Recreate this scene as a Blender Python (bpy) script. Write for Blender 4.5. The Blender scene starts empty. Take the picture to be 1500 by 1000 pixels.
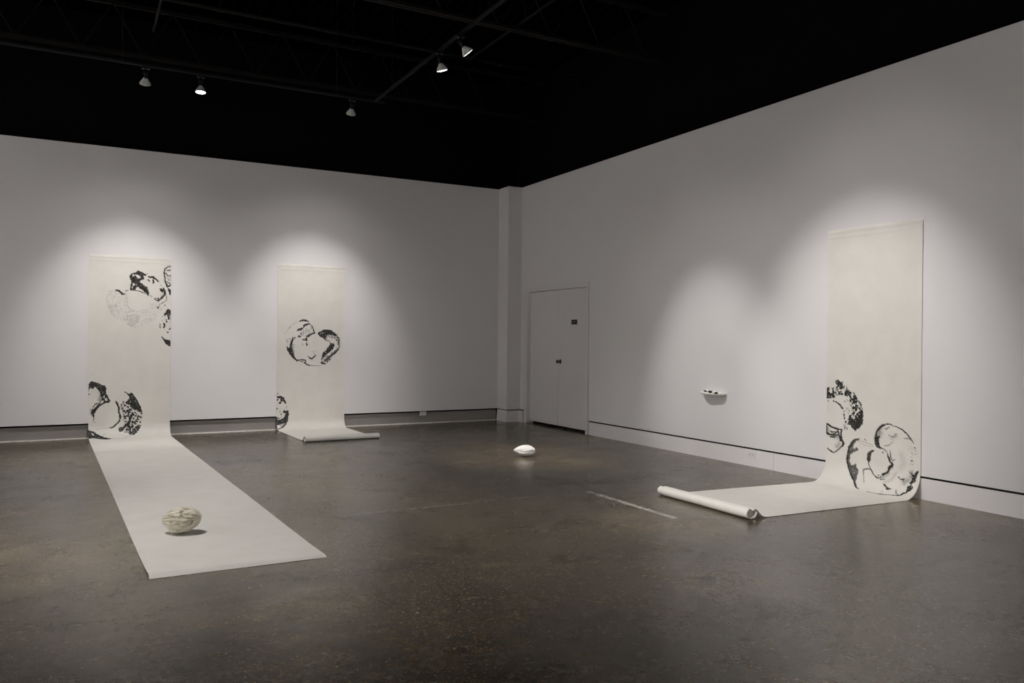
import bpy, bmesh, math, random
import numpy as np
from mathutils import Vector, Matrix

random.seed(4)
D = bpy.data
S = bpy.context.scene
COL = S.collection
PI = math.pi

# ------------------------------------------------------------------ camera
cam_d = D.cameras.new('camera')
cam_d.sensor_width = 36.0
cam_d.lens = 36.0 * 1168.83 / 1500.0
cam_d.clip_start = 0.05
cam = D.objects.new('camera', cam_d)
COL.objects.link(cam)
_yaw, _pit, _rol = 0.4979, -0.0024, 0.0088
_F = Vector((math.sin(_yaw) * math.cos(_pit), math.cos(_yaw) * math.cos(_pit), math.sin(_pit)))
_R = Vector((math.cos(_yaw), -math.sin(_yaw), 0))
_U = _R.cross(_F)
_R2 = math.cos(_rol) * _R + math.sin(_rol) * _U
_U2 = -math.sin(_rol) * _R + math.cos(_rol) * _U
cam.matrix_world = Matrix(((_R2.x, _U2.x, -_F.x, -6.5077), (_R2.y, _U2.y, -_F.y, -12.0098),
                           (_R2.z, _U2.z, -_F.z, 1.37), (0, 0, 0, 1)))
S.camera = cam

# ------------------------------------------------------------------ world, exposure
w = D.worlds.new('world'); S.world = w; w.use_nodes = True
w.node_tree.nodes['Background'].inputs[0].default_value = (0.01, 0.01, 0.01, 1)
w.node_tree.nodes['Background'].inputs[1].default_value = 0.0
S.view_settings.view_transform = 'Standard'
S.view_settings.look = 'None'
S.view_settings.gamma = 1.0
S.view_settings.use_curve_mapping = False
S.view_settings.exposure = 0.0

# the gallery's spotlights: position of the joint, aim point, watts, cone (deg), in view
TZ = 4.385            # underside of the tracks
LAMP_COL = (1.0, 0.955, 0.935)
SPOTS = [
    ((-5.865, -2.2), (-5.88, 0.0, 1.10), 275, 56, 'grey ribbed spotlight above the hanging scroll at far left, turned to the wall'),
    ((-5.285, -2.2), (-5.42, -2.55, 0.0), 260, 72, 'glowing spotlight, second from the left on the long back track, pointing straight down'),
    ((-3.495, -2.2), (-3.42, 0.0, 1.15), 262, 55, 'grey ribbed spotlight hanging near the right end of the long back track'),
    ((-3.2, -4.28), (-1.86, -3.85, 0.0), 560, 34, 'glowing spotlight tilted down, lower left of the bright pair on the slanting track'),
    ((-3.2, -4.80), (0.0, -4.96, 0.80), 290, 36, 'glowing spotlight, upper right of the bright pair on the slanting track'),
]
SPOTS_OFF = [   # unseen lamps: some inferred from the light, the others added for fill and bounce
    ((-3.2, -7.07), (0.0, -7.0, 1.10), 385, 46),
    ((-3.2, -6.60), (-1.4, -6.95, 0.0), 130, 48),
    ((-6.9, -9.0), (-1.95, -7.0, 0.0), 900, 18),
    ((-6.9, -6.4), (-5.5, -6.2, 0.0), 330, 66),
    ((-3.2, -8.2), (-3.4, -1.5, 0.0), 420, 26),  # added fill lamp, unseen, brightens the roll of the middle scroll
    ((-6.9, -8.6), (-11.5, -8.0, 2.4), 2100, 74),  # added, unseen: lights the left wall for ambient bounce
    ((-6.9, -4.6), (-11.5, -3.5, 2.4), 2100, 74),  # second added bounce lamp for the left wall
    ((-3.2, -10.6), (-3.2, -15.0, 2.4), 700, 74),  # added, unseen: bounces light off the front wall
    ((-6.9, -11.6), (-7.5, -15.0, 2.4), 700, 74),  # another added bounce lamp, also on the front wall
]

# ------------------------------------------------------------------ helpers
def tag(o, label=None, cat=None, group=None, kind=None):
    if label: o['label'] = label
    if cat: o['category'] = cat
    if group: o['group'] = group
    if kind: o['kind'] = kind
    return o

def empty(name, loc):
    o = D.objects.new(name, None); COL.objects.link(o); o.location = loc
    o.empty_display_size = 0.1
    return o

def link(name, me, mat=None, parent=None, loc=None):
    """loc is in world terms; parents are unrotated empties or meshes"""
    o = D.objects.new(name, me); COL.objects.link(o)
    if mat is not None: me.materials.append(mat)
    if parent is not None: o.parent = parent
    if loc is not None: o.location = loc
    return o

def bm_obj(name, bm, mat, parent=None, smooth=False, loc=None):
    me = D.meshes.new(name)
    bm.normal_update(); bm.to_mesh(me); bm.free()
    if smooth:
        for p in me.polygons: p.use_smooth = True
    return link(name, me, mat, parent, loc)

def add_box(bm, lo, hi, bev=0.0):
    lo, hi = [min(a, b) for a, b in zip(lo, hi)], [max(a, b) for a, b in zip(lo, hi)]
    r = bmesh.ops.create_cube(bm, size=1)
    vs = r['verts']
    for v in vs:
        v.co = Vector([lo[i] + (v.co[i] + .5) * (hi[i] - lo[i]) for i in range(3)])
    if bev > 0:
        es = list({e for v in vs for e in v.link_edges})
        bmesh.ops.bevel(bm, geom=es, offset=bev, segments=2, affect='EDGES', profile=.5)
    return vs

def box(name, lo, hi, mat, parent=None, bev=0.0):
    bm = bmesh.new(); add_box(bm, lo, hi, bev)
    return bm_obj(name, bm, mat, parent)

def grid_mesh(name, P, closed_u=False):
    """P: (rows, cols, 3) array"""
    n, m = P.shape[:2]
    me = D.meshes.new(name)
    idx = np.arange(n * m).reshape(n, m)
    if closed_u:
        nx = np.roll(idx, -1, axis=1)
        q = np.stack([idx[:-1], idx[1:], nx[1:], nx[:-1]], -1).reshape(-1, 4)
    else:
        q = np.stack([idx[:-1, :-1], idx[1:, :-1], idx[1:, 1:], idx[:-1, 1:]], -1).reshape(-1, 4)
    me.vertices.add(n * m); me.vertices.foreach_set('co', P.reshape(-1).astype(np.float32))
    me.loops.add(q.size); me.loops.foreach_set('vertex_index', q.reshape(-1).astype(np.int32))
    me.polygons.add(len(q))
    me.polygons.foreach_set('loop_start', np.arange(0, q.size, 4, dtype=np.int32))
    me.polygons.foreach_set('use_smooth', np.ones(len(q), dtype=bool))
    me.update(calc_edges=True); me.validate()
    return me

def lathe(bm, prof, seg=32, M=None, rib=0.0, nrib=0):
    rings = []
    for r, z in prof:
        ring = []
        for i in range(seg):
            a = 2 * PI * i / seg
            rr = r * (1 + (rib if (nrib and (i // 2) % 2) else 0))
            v = Vector((rr * math.cos(a), rr * math.sin(a), z))
            ring.append(bm.verts.new(M @ v if M else v))
        rings.append(ring)
    for a, b in zip(rings, rings[1:]):
        for i in range(seg):
            bm.faces.new((a[i], a[(i + 1) % seg], b[(i + 1) % seg], b[i]))
    bm.faces.new(list(reversed(rings[0]))); bm.faces.new(rings[-1])

# value noise in numpy (for the shapes of the pits, folds and the ink)
def _hash(ix, iy, iz, seed):
    h = (ix.astype(np.int64) * 374761393 + iy.astype(np.int64) * 668265263 + iz.astype(np.int64) * 2147483647 + seed * 974634777) & 0xffffffff
    h = ((h ^ (h >> 13)) * 1274126177) & 0xffffffff
    return ((h ^ (h >> 16)) & 0xffffff) / float(0xffffff)

def vnoise(x, y, z=0.0, seed=0):
    x, y, z = np.broadcast_arrays(np.asarray(x, float), np.asarray(y, float), np.asarray(z, float))
    fx, fy, fz = np.floor(x), np.floor(y), np.floor(z)
    tx, ty, tz = x - fx, y - fy, z - fz
    s = lambda t: t * t * (3 - 2 * t)
    tx, ty, tz = s(tx), s(ty), s(tz)
    r = 0
    for dx in (0, 1):
        for dy in (0, 1):
            for dz in (0, 1):
                wgt = (tx if dx else 1 - tx) * (ty if dy else 1 - ty) * (tz if dz else 1 - tz)
                r = r + wgt * _hash(fx + dx, fy + dy, fz + dz, seed)
    return r

def fbm(x, y, z=0.0, seed=0, oct=3):
    r, a, t = 0, 1.0, 0
    for o in range(oct):
        r = r + a * vnoise(np.asarray(x) * 2 ** o, np.asarray(y) * 2 ** o, np.asarray(z) * 2 ** o, seed + o * 7)
        t += a; a *= .5
    return r / t

# ------------------------------------------------------------------ materials
def new_mat(name):
    m = D.materials.new(name); m.use_nodes = True
    nt = m.node_tree
    for n in list(nt.nodes):
        if n.type not in ('OUTPUT_MATERIAL',): nt.nodes.remove(n)
    out = [n for n in nt.nodes if n.type == 'OUTPUT_MATERIAL'][0]
    return m, nt, nt.nodes, nt.links, out

def nd(ns, t, **kw):
    n = ns.new(t)
    for k, v in kw.items():
        if k.startswith('i_'):
            n.inputs[k[2:].replace('_', ' ')].default_value = v
        else: setattr(n, k, v)
    return n

def ramp(ns, stops, interp='LINEAR'):
    r = ns.new('ShaderNodeValToRGB'); r.color_ramp.interpolation = interp
    e = r.color_ramp.elements
    while len(e) < len(stops): e.new(.5)
    for el, (p, c) in zip(e, stops):
        el.position = p; el.color = c if len(c) == 4 else (*c, 1)
    return r

def mixrgb(ns, ls, fac, a, b, mode='MIX'):
    m = ns.new('ShaderNodeMix'); m.data_type = 'RGBA'; m.blend_type = mode
    for k, v in ((0, fac), (6, a), (7, b)):
        if hasattr(v, 'links') or hasattr(v, 'is_linked'): ls.new(v, m.inputs[k])
        else: m.inputs[k].default_value = v
    return m.outputs[2]

def matte(name, col, rough=.6, var=.04, nscale=6.0, bump=.0, bscale=80.0, metal=0.0, spec=.3):
    m, nt, ns, ls, out = new_mat(name)
    b = nd(ns, 'ShaderNodeBsdfPrincipled'); b.inputs['Roughness'].default_value = rough
    b.inputs['Metallic'].default_value = metal; b.inputs['Specular IOR Level'].default_value = spec
    tc = ns.new('ShaderNodeTexCoord')
    n = nd(ns, 'ShaderNodeTexNoise', i_Scale=nscale, i_Detail=4.0)
    ls.new(tc.outputs['Object'], n.inputs['Vector'])
    lo = tuple(max(0, c * (1 - var)) for c in col); hi = tuple(min(1, c * (1 + var)) for c in col)
    r = ramp(ns, [(.3, lo), (.7, hi)]); ls.new(n.outputs['Fac'], r.inputs[0])
    ls.new(r.outputs[0], b.inputs['Base Color'])
    if bump:
        n2 = nd(ns, 'ShaderNodeTexNoise', i_Scale=bscale, i_Detail=3.0)
        ls.new(tc.outputs['Object'], n2.inputs['Vector'])
        bp = nd(ns, 'ShaderNodeBump', i_Strength=bump, i_Distance=.002)
        ls.new(n2.outputs['Fac'], bp.inputs['Height']); ls.new(bp.outputs[0], b.inputs['Normal'])
    ls.new(b.outputs[0], out.inputs[0])
    return m

WALL = matte('wall_paint', (.735, .727, .727), .55, .012, 1.5, .12, 60)
BOARD = matte('board_paint', (.74, .725, .725), .5, .02, 3, .05, 60)
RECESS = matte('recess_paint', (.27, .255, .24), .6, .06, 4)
DOORP = matte('door_paint', (.71, .695, .70), .4, .015, 2)
BLACK = matte('black_paint', (.0025, .0025, .0025), .9, .2, 3, spec=.08)
BLACKM = matte('black_metal', (.011, .0105, .011), .5, .2, 8, spec=.22)
PIPE = matte('dark_pipe_paint', (.009, .008, .007), .6, .2, 5, spec=.15)
GAP = matte('gap_dark', (.012, .011, .010), .9)
FILLER = matte('floor_lip', (.74, .72, .69), .5, .15, 12)
BRONZE = matte('bronze', (.10, .075, .06), .35, .1, 20, metal=.8)
SIGNB = matte('sign_black', (.008, .008, .008), .35)
SIGNT = matte('sign_lettering', (.25, .26, .24), .5)
PLATE = matte('outlet_plastic', (.72, .71, .70), .4, .01)
SLOT = matte('outlet_slot', (.05, .05, .05), .5)
BULB = matte('bulb_shell', (.55, .55, .52), .35, .05, 30, spec=.4)
GLINT = matte('contact_metal', (.6, .6, .6), .3, .05, 30, metal=.9)
INKM = matte('black_glaze', (.012, .011, .010), .3, .2, 30)

def lens_mat():
    m, nt, ns, ls, out = new_mat('lamp_lens')
    e = nd(ns, 'ShaderNodeEmission', i_Strength=9.0); e.inputs[0].default_value = (1, .96, .93, 1)
    ls.new(e.outputs[0], out.inputs[0]); return m
LENS = lens_mat()

def paper_mat():
    m, nt, ns, ls, out = new_mat('scroll_paper')
    tc = ns.new('ShaderNodeTexCoord')
    mp = ns.new('ShaderNodeMapping'); mp.inputs['Scale'].default_value = (1, 1, 1)
    ls.new(tc.outputs['Object'], mp.inputs[0])
    n = nd(ns, 'ShaderNodeTexNoise', i_Scale=5.0, i_Detail=5.0); ls.new(mp.outputs[0], n.inputs['Vector'])
    r = ramp(ns, [(.3, (.82, .805, .745)), (.7, (.865, .85, .795))]); ls.new(n.outputs['Fac'], r.inputs[0])
    at = nd(ns, 'ShaderNodeAttribute', attribute_name='ink')
    # fine tooth of the paper breaks up the ink's edge
    n3 = nd(ns, 'ShaderNodeTexNoise', i_Scale=140.0, i_Detail=2.0); ls.new(mp.outputs[0], n3.inputs['Vector'])
    sb = nd(ns, 'ShaderNodeMath', operation='SUBTRACT'); ls.new(n3.outputs['Fac'], sb.inputs[0]); sb.inputs[1].default_value = .5
    ml = nd(ns, 'ShaderNodeMath', operation='MULTIPLY'); ls.new(sb.outputs[0], ml.inputs[0]); ls.new(at.outputs['Fac'], ml.inputs[1])
    ad = nd(ns, 'ShaderNodeMath', operation='ADD', use_clamp=True); ls.new(ml.outputs[0], ad.inputs[0]); ls.new(at.outputs['Fac'], ad.inputs[1])
    c = mixrgb(ns, ls, ad.outputs[0], r.outputs[0], (.014, .013, .012, 1))
    d = ns.new('ShaderNodeBsdfDiffuse'); t = ns.new('ShaderNodeBsdfTranslucent')
    g = nd(ns, 'ShaderNodeBsdfGlossy', i_Roughness=.45); g.inputs[0].default_value = (1, 1, 1, 1)
    ls.new(c, d.inputs[0]); ls.new(c, t.inputs[0])
    n2 = nd(ns, 'ShaderNodeTexNoise', i_Scale=35.0, i_Detail=4.0); ls.new(mp.outputs[0], n2.inputs['Vector'])
    bp = nd(ns, 'ShaderNodeBump', i_Strength=.25, i_Distance=.003)
    ls.new(n2.outputs['Fac'], bp.inputs['Height'])
    for x in (d, t, g): ls.new(bp.outputs[0], x.inputs['Normal'])
    m1 = nd(ns, 'ShaderNodeMixShader'); m1.inputs[0].default_value = .20
    ls.new(d.outputs[0], m1.inputs[1]); ls.new(t.outputs[0], m1.inputs[2])
    m2 = nd(ns, 'ShaderNodeMixShader'); m2.inputs[0].default_value = .015
    ls.new(m1.outputs[0], m2.inputs[1]); ls.new(g.outputs[0], m2.inputs[2])
    ls.new(m2.outputs[0], out.inputs[0]); return m
PAPER = paper_mat()

def clay_mat(name, lo, hi, rough, stain=None):
    m, nt, ns, ls, out = new_mat(name)
    tc = ns.new('ShaderNodeTexCoord')
    mp = ns.new('ShaderNodeMapping'); mp.inputs['Scale'].default_value = (12, 30, 60)
    ls.new(tc.outputs['Object'], mp.inputs[0])
    n = nd(ns, 'ShaderNodeTexNoise', i_Scale=1.0, i_Detail=5.0); ls.new(mp.outputs[0], n.inputs['Vector'])
    r = ramp(ns, [(.3, lo), (.65, hi)]); ls.new(n.outputs['Fac'], r.inputs[0])
    b = nd(ns, 'ShaderNodeBsdfPrincipled'); b.inputs['Roughness'].default_value = rough
    col = r.outputs[0]
    if stain:
        at = nd(ns, 'ShaderNodeAttribute', attribute_name='ink')
        col = mixrgb(ns, ls, at.outputs['Fac'], col, stain)
    ls.new(col, b.inputs['Base Color'])
    n2 = nd(ns, 'ShaderNodeTexNoise', i_Scale=90.0, i_Detail=4.0); ls.new(tc.outputs['Object'], n2.inputs['Vector'])
    bp = nd(ns, 'ShaderNodeBump', i_Strength=.3, i_Distance=.002)
    ls.new(n2.outputs['Fac'], bp.inputs['Height']); ls.new(bp.outputs[0], b.inputs['Normal'])
    ls.new(b.outputs[0], out.inputs[0]); return m
CLAY = clay_mat('fired_clay', (.60, .56, .45), (.76, .72, .60), .75, (.16, .10, .07, 1))
PORC = clay_mat('white_porcelain', (.86, .85, .80), (.92, .91, .87), .45)

def floor_mat():
    m, nt, ns, ls, out = new_mat('polished_concrete')
    tc = ns.new('ShaderNodeTexCoord'); O = tc.outputs['Object']
    def noise(sc, det=4.0, rough=.5, dist=0.0):
        n = nd(ns, 'ShaderNodeTexNoise', i_Scale=sc, i_Detail=det, i_Roughness=rough, i_Distortion=dist)
        ls.new(O, n.inputs['Vector']); return n.outputs['Fac']
    big = ramp(ns, [(.32, (.019, .0155, .0105)), (.48, (.058, .0475, .030)), (.66, (.120, .099, .061)), (.8, (.17, .141, .089))])
    ls.new(noise(.34, 7, .62, .8), big.inputs[0])
    med = ramp(ns, [(.34, (.45, .45, .46)), (.66, (1.7, 1.62, 1.48))]); ls.new(noise(3.4, 10, .78, .3), med.inputs[0])
    col = mixrgb(ns, ls, 1.0, big.outputs[0], med.outputs[0], 'MULTIPLY')
    fine = ramp(ns, [(.32, (.55, .55, .55)), (.68, (1.5, 1.46, 1.4))]); ls.new(noise(30, 8, .8), fine.inputs[0])
    col = mixrgb(ns, ls, .85, col, fine.outputs[0], 'MULTIPLY')
    # exposed aggregate: small tan and rust chips, more of them in worn areas
    area = ramp(ns, [(.44, (0, 0, 0)), (.60, (1, 1, 1))]); ls.new(noise(.7, 6, .65, .3), area.inputs[0])
    wob = nd(ns, 'ShaderNodeTexNoise', i_Scale=90.0, i_Detail=3.0); ls.new(O, wob.inputs['Vector'])
    wv = nd(ns, 'ShaderNodeVectorMath', operation='SCALE'); ls.new(wob.outputs['Color'], wv.inputs[0]); wv.inputs['Scale'].default_value = .022
    wo = nd(ns, 'ShaderNodeVectorMath', operation='ADD'); ls.new(O, wo.inputs[0]); ls.new(wv.outputs[0], wo.inputs[1])
    for sc, thr, lo, hi, c, st in ((48, .30, .06, .60, (.42, .29, .14, 1), 1.0), (80, .36, .12, .65, (.42, .32, .19, 1), 1.0), (26, .20, .02, .20, (.50, .40, .27, 1), 1.0), (36, .26, .05, .35, (.26, .125, .05, 1), 1.0)):
        v = nd(ns, 'ShaderNodeTexVoronoi', i_Scale=float(sc)); ls.new(wo.outputs[0], v.inputs['Vector'])
        chip = nd(ns, 'ShaderNodeMapRange'); ls.new(v.outputs['Distance'], chip.inputs[0])
        chip.inputs[1].default_value = thr * .7; chip.inputs[2].default_value = thr; chip.inputs[3].default_value = st; chip.inputs[4].default_value = 0.0
        sep = ns.new('ShaderNodeSeparateColor'); ls.new(v.outputs['Color'], sep.inputs[0])
        mr = nd(ns, 'ShaderNodeMapRange'); ls.new(area.outputs[0], mr.inputs[0]); mr.inputs[3].default_value = lo; mr.inputs[4].default_value = hi
        sel = nd(ns, 'ShaderNodeMath', operation='LESS_THAN'); ls.new(sep.outputs[0], sel.inputs[0]); ls.new(mr.outputs[0], sel.inputs[1])
        f = nd(ns, 'ShaderNodeMath', operation='MULTIPLY'); ls.new(chip.outputs[0], f.inputs[0]); ls.new(sel.outputs[0], f.inputs[1])
        f2 = nd(ns, 'ShaderNodeMath', operation='MULTIPLY'); ls.new(f.outputs[0], f2.inputs[0]); ls.new(sep.outputs[1], f2.inputs[1])
        col = mixrgb(ns, ls, f2.outputs[0], col, c)
    # the filled saw cut of the old floor hatch: pale filler along x=-2.44 and y=-5.98
    sp = ns.new('ShaderNodeSeparateXYZ'); ls.new(O, sp.inputs[0])
    def band(axis, c, half, oaxis, olo, ohi):
        a = nd(ns, 'ShaderNodeMath', operation='SUBTRACT'); ls.new(sp.outputs[axis], a.inputs[0]); a.inputs[1].default_value = c
        b = nd(ns, 'ShaderNodeMath', operation='ABSOLUTE'); ls.new(a.outputs[0], b.inputs[0])
        l = nd(ns, 'ShaderNodeMath', operation='LESS_THAN'); ls.new(b.outputs[0], l.inputs[0]); l.inputs[1].default_value = half
        g1 = nd(ns, 'ShaderNodeMath', operation='GREATER_THAN'); ls.new(sp.outputs[oaxis], g1.inputs[0]); g1.inputs[1].default_value = olo
        g2 = nd(ns, 'ShaderNodeMath', operation='LESS_THAN'); ls.new(sp.outputs[oaxis], g2.inputs[0]); g2.inputs[1].default_value = ohi
        p = nd(ns, 'ShaderNodeMath', operation='MULTIPLY'); ls.new(l.outputs[0], p.inputs[0]); ls.new(g1.outputs[0], p.inputs[1])
        q = nd(ns, 'ShaderNodeMath', operation='MULTIPLY'); ls.new(p.outputs[0], q.inputs[0]); ls.new(g2.outputs[0], q.inputs[1])
        return q.outputs[0]
    wear = ramp(ns, [(.30, (.25, .25, .25)), (.5, (.95, .95, .95))]); ls.new(noise(2.5, 6, .7), wear.inputs[0])
    for args, c, k in (((0, -2.44, .028, 1, -7.20, -5.98), (.42, .39, .34, 1), 1.0), ((1, -5.98, .014, 0, -4.6, -2.42), (.26, .24, .20, 1), .7)):
        f = nd(ns, 'ShaderNodeMath', operation='MULTIPLY'); ls.new(band(*args), f.inputs[0]); ls.new(wear.outputs[0], f.inputs[1])
        f2 = nd(ns, 'ShaderNodeMath', operation='MULTIPLY'); ls.new(f.outputs[0], f2.inputs[0]); f2.inputs[1].default_value = k
        col = mixrgb(ns, ls, f2.outputs[0], col, c)
    b = nd(ns, 'ShaderNodeBsdfPrincipled'); ls.new(col, b.inputs['Base Color'])
    rr = ramp(ns, [(.3, (.14, .14, .14)), (.7, (.27, .27, .27))]); ls.new(noise(2.2, 9, .7, .3), rr.inputs[0])
    wearn = ramp(ns, [(.35, (.0, .0, .0)), (.68, (.09, .09, .09))]); ls.new(noise(22, 6, .8), wearn.inputs[0])
    rsum = mixrgb(ns, ls, 1.0, rr.outputs[0], wearn.outputs[0], 'ADD')
    ls.new(rsum, b.inputs['Roughness'])
    tint = ramp(ns, [(.30, (.72, .66, .58)), (.70, (1.0, .97, .90))]); ls.new(noise(7, 9, .8, .2), tint.inputs[0])
    ls.new(tint.outputs[0], b.inputs['Specular Tint'])
    b.inputs['Specular IOR Level'].default_value = 1.0; b.inputs['IOR'].default_value = 1.6
    hmix = nd(ns, 'ShaderNodeMath', operation='ADD'); ls.new(noise(6, 3, .5), hmix.inputs[0])
    hm2 = nd(ns, 'ShaderNodeMath', operation='MULTIPLY'); ls.new(noise(160, 2, .5), hm2.inputs[0]); hm2.inputs[1].default_value = .15
    ls.new(hm2.outputs[0], hmix.inputs[1])
    bp = nd(ns, 'ShaderNodeBump', i_Strength=.34, i_Distance=.004)
    ls.new(hmix.outputs[0], bp.inputs['Height']); ls.new(bp.outputs[0], b.inputs['Normal'])
    ls.new(b.outputs[0], out.inputs[0]); return m
FLOOR = floor_mat()

# ------------------------------------------------------------------ room shell
XL, YF, ZC = -11.5, -15.0, 5.7
HW, HG = 3.9117, 0.2044        # wall top, underside of the wall panels
CX, CY = -0.2545, -0.3447      # corner column
DY0, DY1, DZ = -2.315, -0.58, 2.150   # door opening
def struct(o): return tag(o, kind='structure')

struct(box('floor', (XL - .2, YF - .2, -.1), (.5, .5, 0), FLOOR))

bm = bmesh.new()      # back wall: drywall panel with its lower edge open over a recess
add_box(bm, (XL, 0, HG), (0.06, .10, HW))
struct(bm_obj('wall_back', bm, WALL))
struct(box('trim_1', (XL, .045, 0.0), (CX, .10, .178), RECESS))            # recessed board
struct(box('trim_2', (XL, .028, 0.0), (CX, .045, .014), FILLER))           # pale lip at the floor

bm = bmesh.new()      # right wall with the door opening; boards below are separate
add_box(bm, (0, YF, HG), (.16, DY0 - .06, HW))
add_box(bm, (0, DY1 + .11, HG), (.16, .1, HW))
add_box(bm, (0, DY0 - .06, DZ + .063), (.16, DY1 + .11, HW))
struct(bm_obj('wall_right', bm, WALL))
struct(box('wall_right_backing', (.02, YF, 0), (.12, DY0 - .06, HG), GAP)).name = 'trim_3'
bm = bmesh.new()
add_box(bm, (-.001, YF, 0), (.02, -5.8895, .184), .001)
add_box(bm, (-.001, -5.8865, 0), (.02, DY0 - .068, .184), .001)
struct(bm_obj('baseboard_right', bm, BOARD))

# column in the corner, its own board below a thin reveal
struct(box('wall_column', (CX, CY, HG), (0, 0, HW + .002), WALL))
bm = bmesh.new()
pts = []
add_box(bm, (CX + .012, CY + .012, 0), (-.002, -.002, HG + .001))
struct(bm_obj('trim_4', bm, GAP))
bm = bmesh.new()
b0 = [(CX - .012, .028), (CX, CY), (-.001, CY)]
vs = add_box(bm, (CX, CY, .0), (-.001, -.001, .190))
for v in vs:       # the board flares at its far lower corner
    if v.co.z < .01 and v.co.x < CX + .01: v.co.x -= .012
struct(bm_obj('baseboard_column', bm, BOARD))
struct(box('trim_5', (-.03, CY - .13, 0), (.03, CY, .187), BOARD))

# black upper walls, set back above the white walls, and the open ceiling
struct(box('wall_upper_back', (XL, .10, 0), (.5, .2, ZC), BLACK))
struct(box('wall_upper_right', (.16, YF, HW - .3), (.3, .2, ZC), BLACK))
struct(box('wall_left', (XL - .1, YF, 0), (XL, .2, HW), WALL))
struct(box('wall_front', (XL, YF - .1, 0), (.16, YF, HW), WALL))
struct(box('wall_upper_left', (XL - .2, YF, HW - .3), (XL - .1, .2, ZC), BLACK))
struct(box('wall_upper_front', (XL, YF - .2, HW - .3), (.16, YF - .1, ZC), BLACK))
bm = bmesh.new()      # corrugated deck
x = XL - .2; i = 0
prev = None
while x < .5:
    for xx, zz in ((x, ZC), (x + .07, ZC), (x + .09, ZC + .06), (x + .15, ZC + .06)):
        a = bm.verts.new((xx, YF - .2, zz)); b = bm.verts.new((xx, .3, zz))
        if prev: bm.faces.new((prev[0], a, b, prev[1]))
        prev = (a, b)
    x += .17
bmesh.ops.solidify(bm, geom=bm.faces[:], thickness=.01)
struct(bm_obj('ceiling', bm, BLACK))

# ------------------------------------------------------------------ double door
bm = bmesh.new()      # flat casing on the wall face, with a stepped jamb
def casing(bm, x0, x1, w0, w1):
    add_box(bm, (x0, DY1 + w0, 0), (x1, DY1 + w1, DZ + w1), .0015)
    add_box(bm, (x0, DY0 - w1 * .86, 0), (x1, DY0 - w0, DZ + w1), .0015)
    add_box(bm, (x0, DY0 - w0, DZ + w0), (x1, DY1 + w0, DZ + w1), .0015)
casing(bm, -.014, .03, .0, .066)
add_box(bm, (.03, DY1, 0), (.12, DY1 + .04, DZ + .04)); add_box(bm, (.03, DY0 - .04, 0), (.12, DY0, DZ + .04))
add_box(bm, (.03, DY0, DZ), (.12, DY1, DZ + .04))
add_box(bm, (.0, DY1 + .066, 0), (.02, DY1 + .105, DZ + .05))
frame = struct(bm_obj('trim_6', bm, DOORP))
ym = (DY0 + DY1) / 2 - .005
for k, (a, b) in enumerate(((ym + .002, DY1 - .004), (DY0 + .004, ym - .002))):
    d_ = struct(box('door_%d' % (k + 1), (.050, a, .042), (.094, b, DZ - .006), DOORP, bev=.002))
    if k == 1:
        bm = bmesh.new()
        Mk = Matrix.Translation((.050, ym - .066, 1.037)) @ Matrix.Rotation(-PI / 2, 4, 'Y')
        lathe(bm, [(.034, 0), (.036, .003), (.034, .007), (.022, .010)], 32, Mk)
        bm_obj('rosette', bm, BRONZE, d_, True)
        bm = bmesh.new()
        lathe(bm, [(.012, .008), (.012, .030), (.020, .036), (.027, .046), (.029, .056), (.026, .066), (.016, .072)], 32, Mk)
        bm_obj('door_knob', bm, BRONZE, d_, True)
        bm = bmesh.new()
        add_box(bm, (.044, -1.985, 1.606), (.0501, -1.832, 1.677), .001)
        sg = bm_obj('door_sign', bm, SIGNB, d_)
        # faint small lettering on the plate, too small to read
        bm = bmesh.new()
        for (y0, z0, y1, z1) in ((-1.872, 1.655, -1.866, 1.625), (-1.882, 1.655, -1.898, 1.650), (-1.893, 1.650, -1.898, 1.640), (-1.882, 1.642, -1.898, 1.638), (-1.882, 1.638, -1.886, 1.627), (-1.882, 1.629, -1.898, 1.625),
                                 (-1.910, 1.655, -1.926, 1.650), (-1.910, 1.655, -1.914, 1.638), (-1.922, 1.655, -1.926, 1.625), (-1.910, 1.642, -1.926, 1.637), (-1.936, 1.655, -1.952, 1.650), (-1.936, 1.655, -1.940, 1.638), (-1.948, 1.655, -1.952, 1.638), (-1.936, 1.642, -1.952, 1.637)):
            add_box(bm, (.0434, y0, z0), (.0442, y1, z1))
        bm_obj('lettering', bm, SIGNT, sg)
struct(box('trim_7', (.13, DY0 - .1, 0), (.15, DY1 + .1, DZ + .1), GAP))      # dark space behind the leaves

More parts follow.
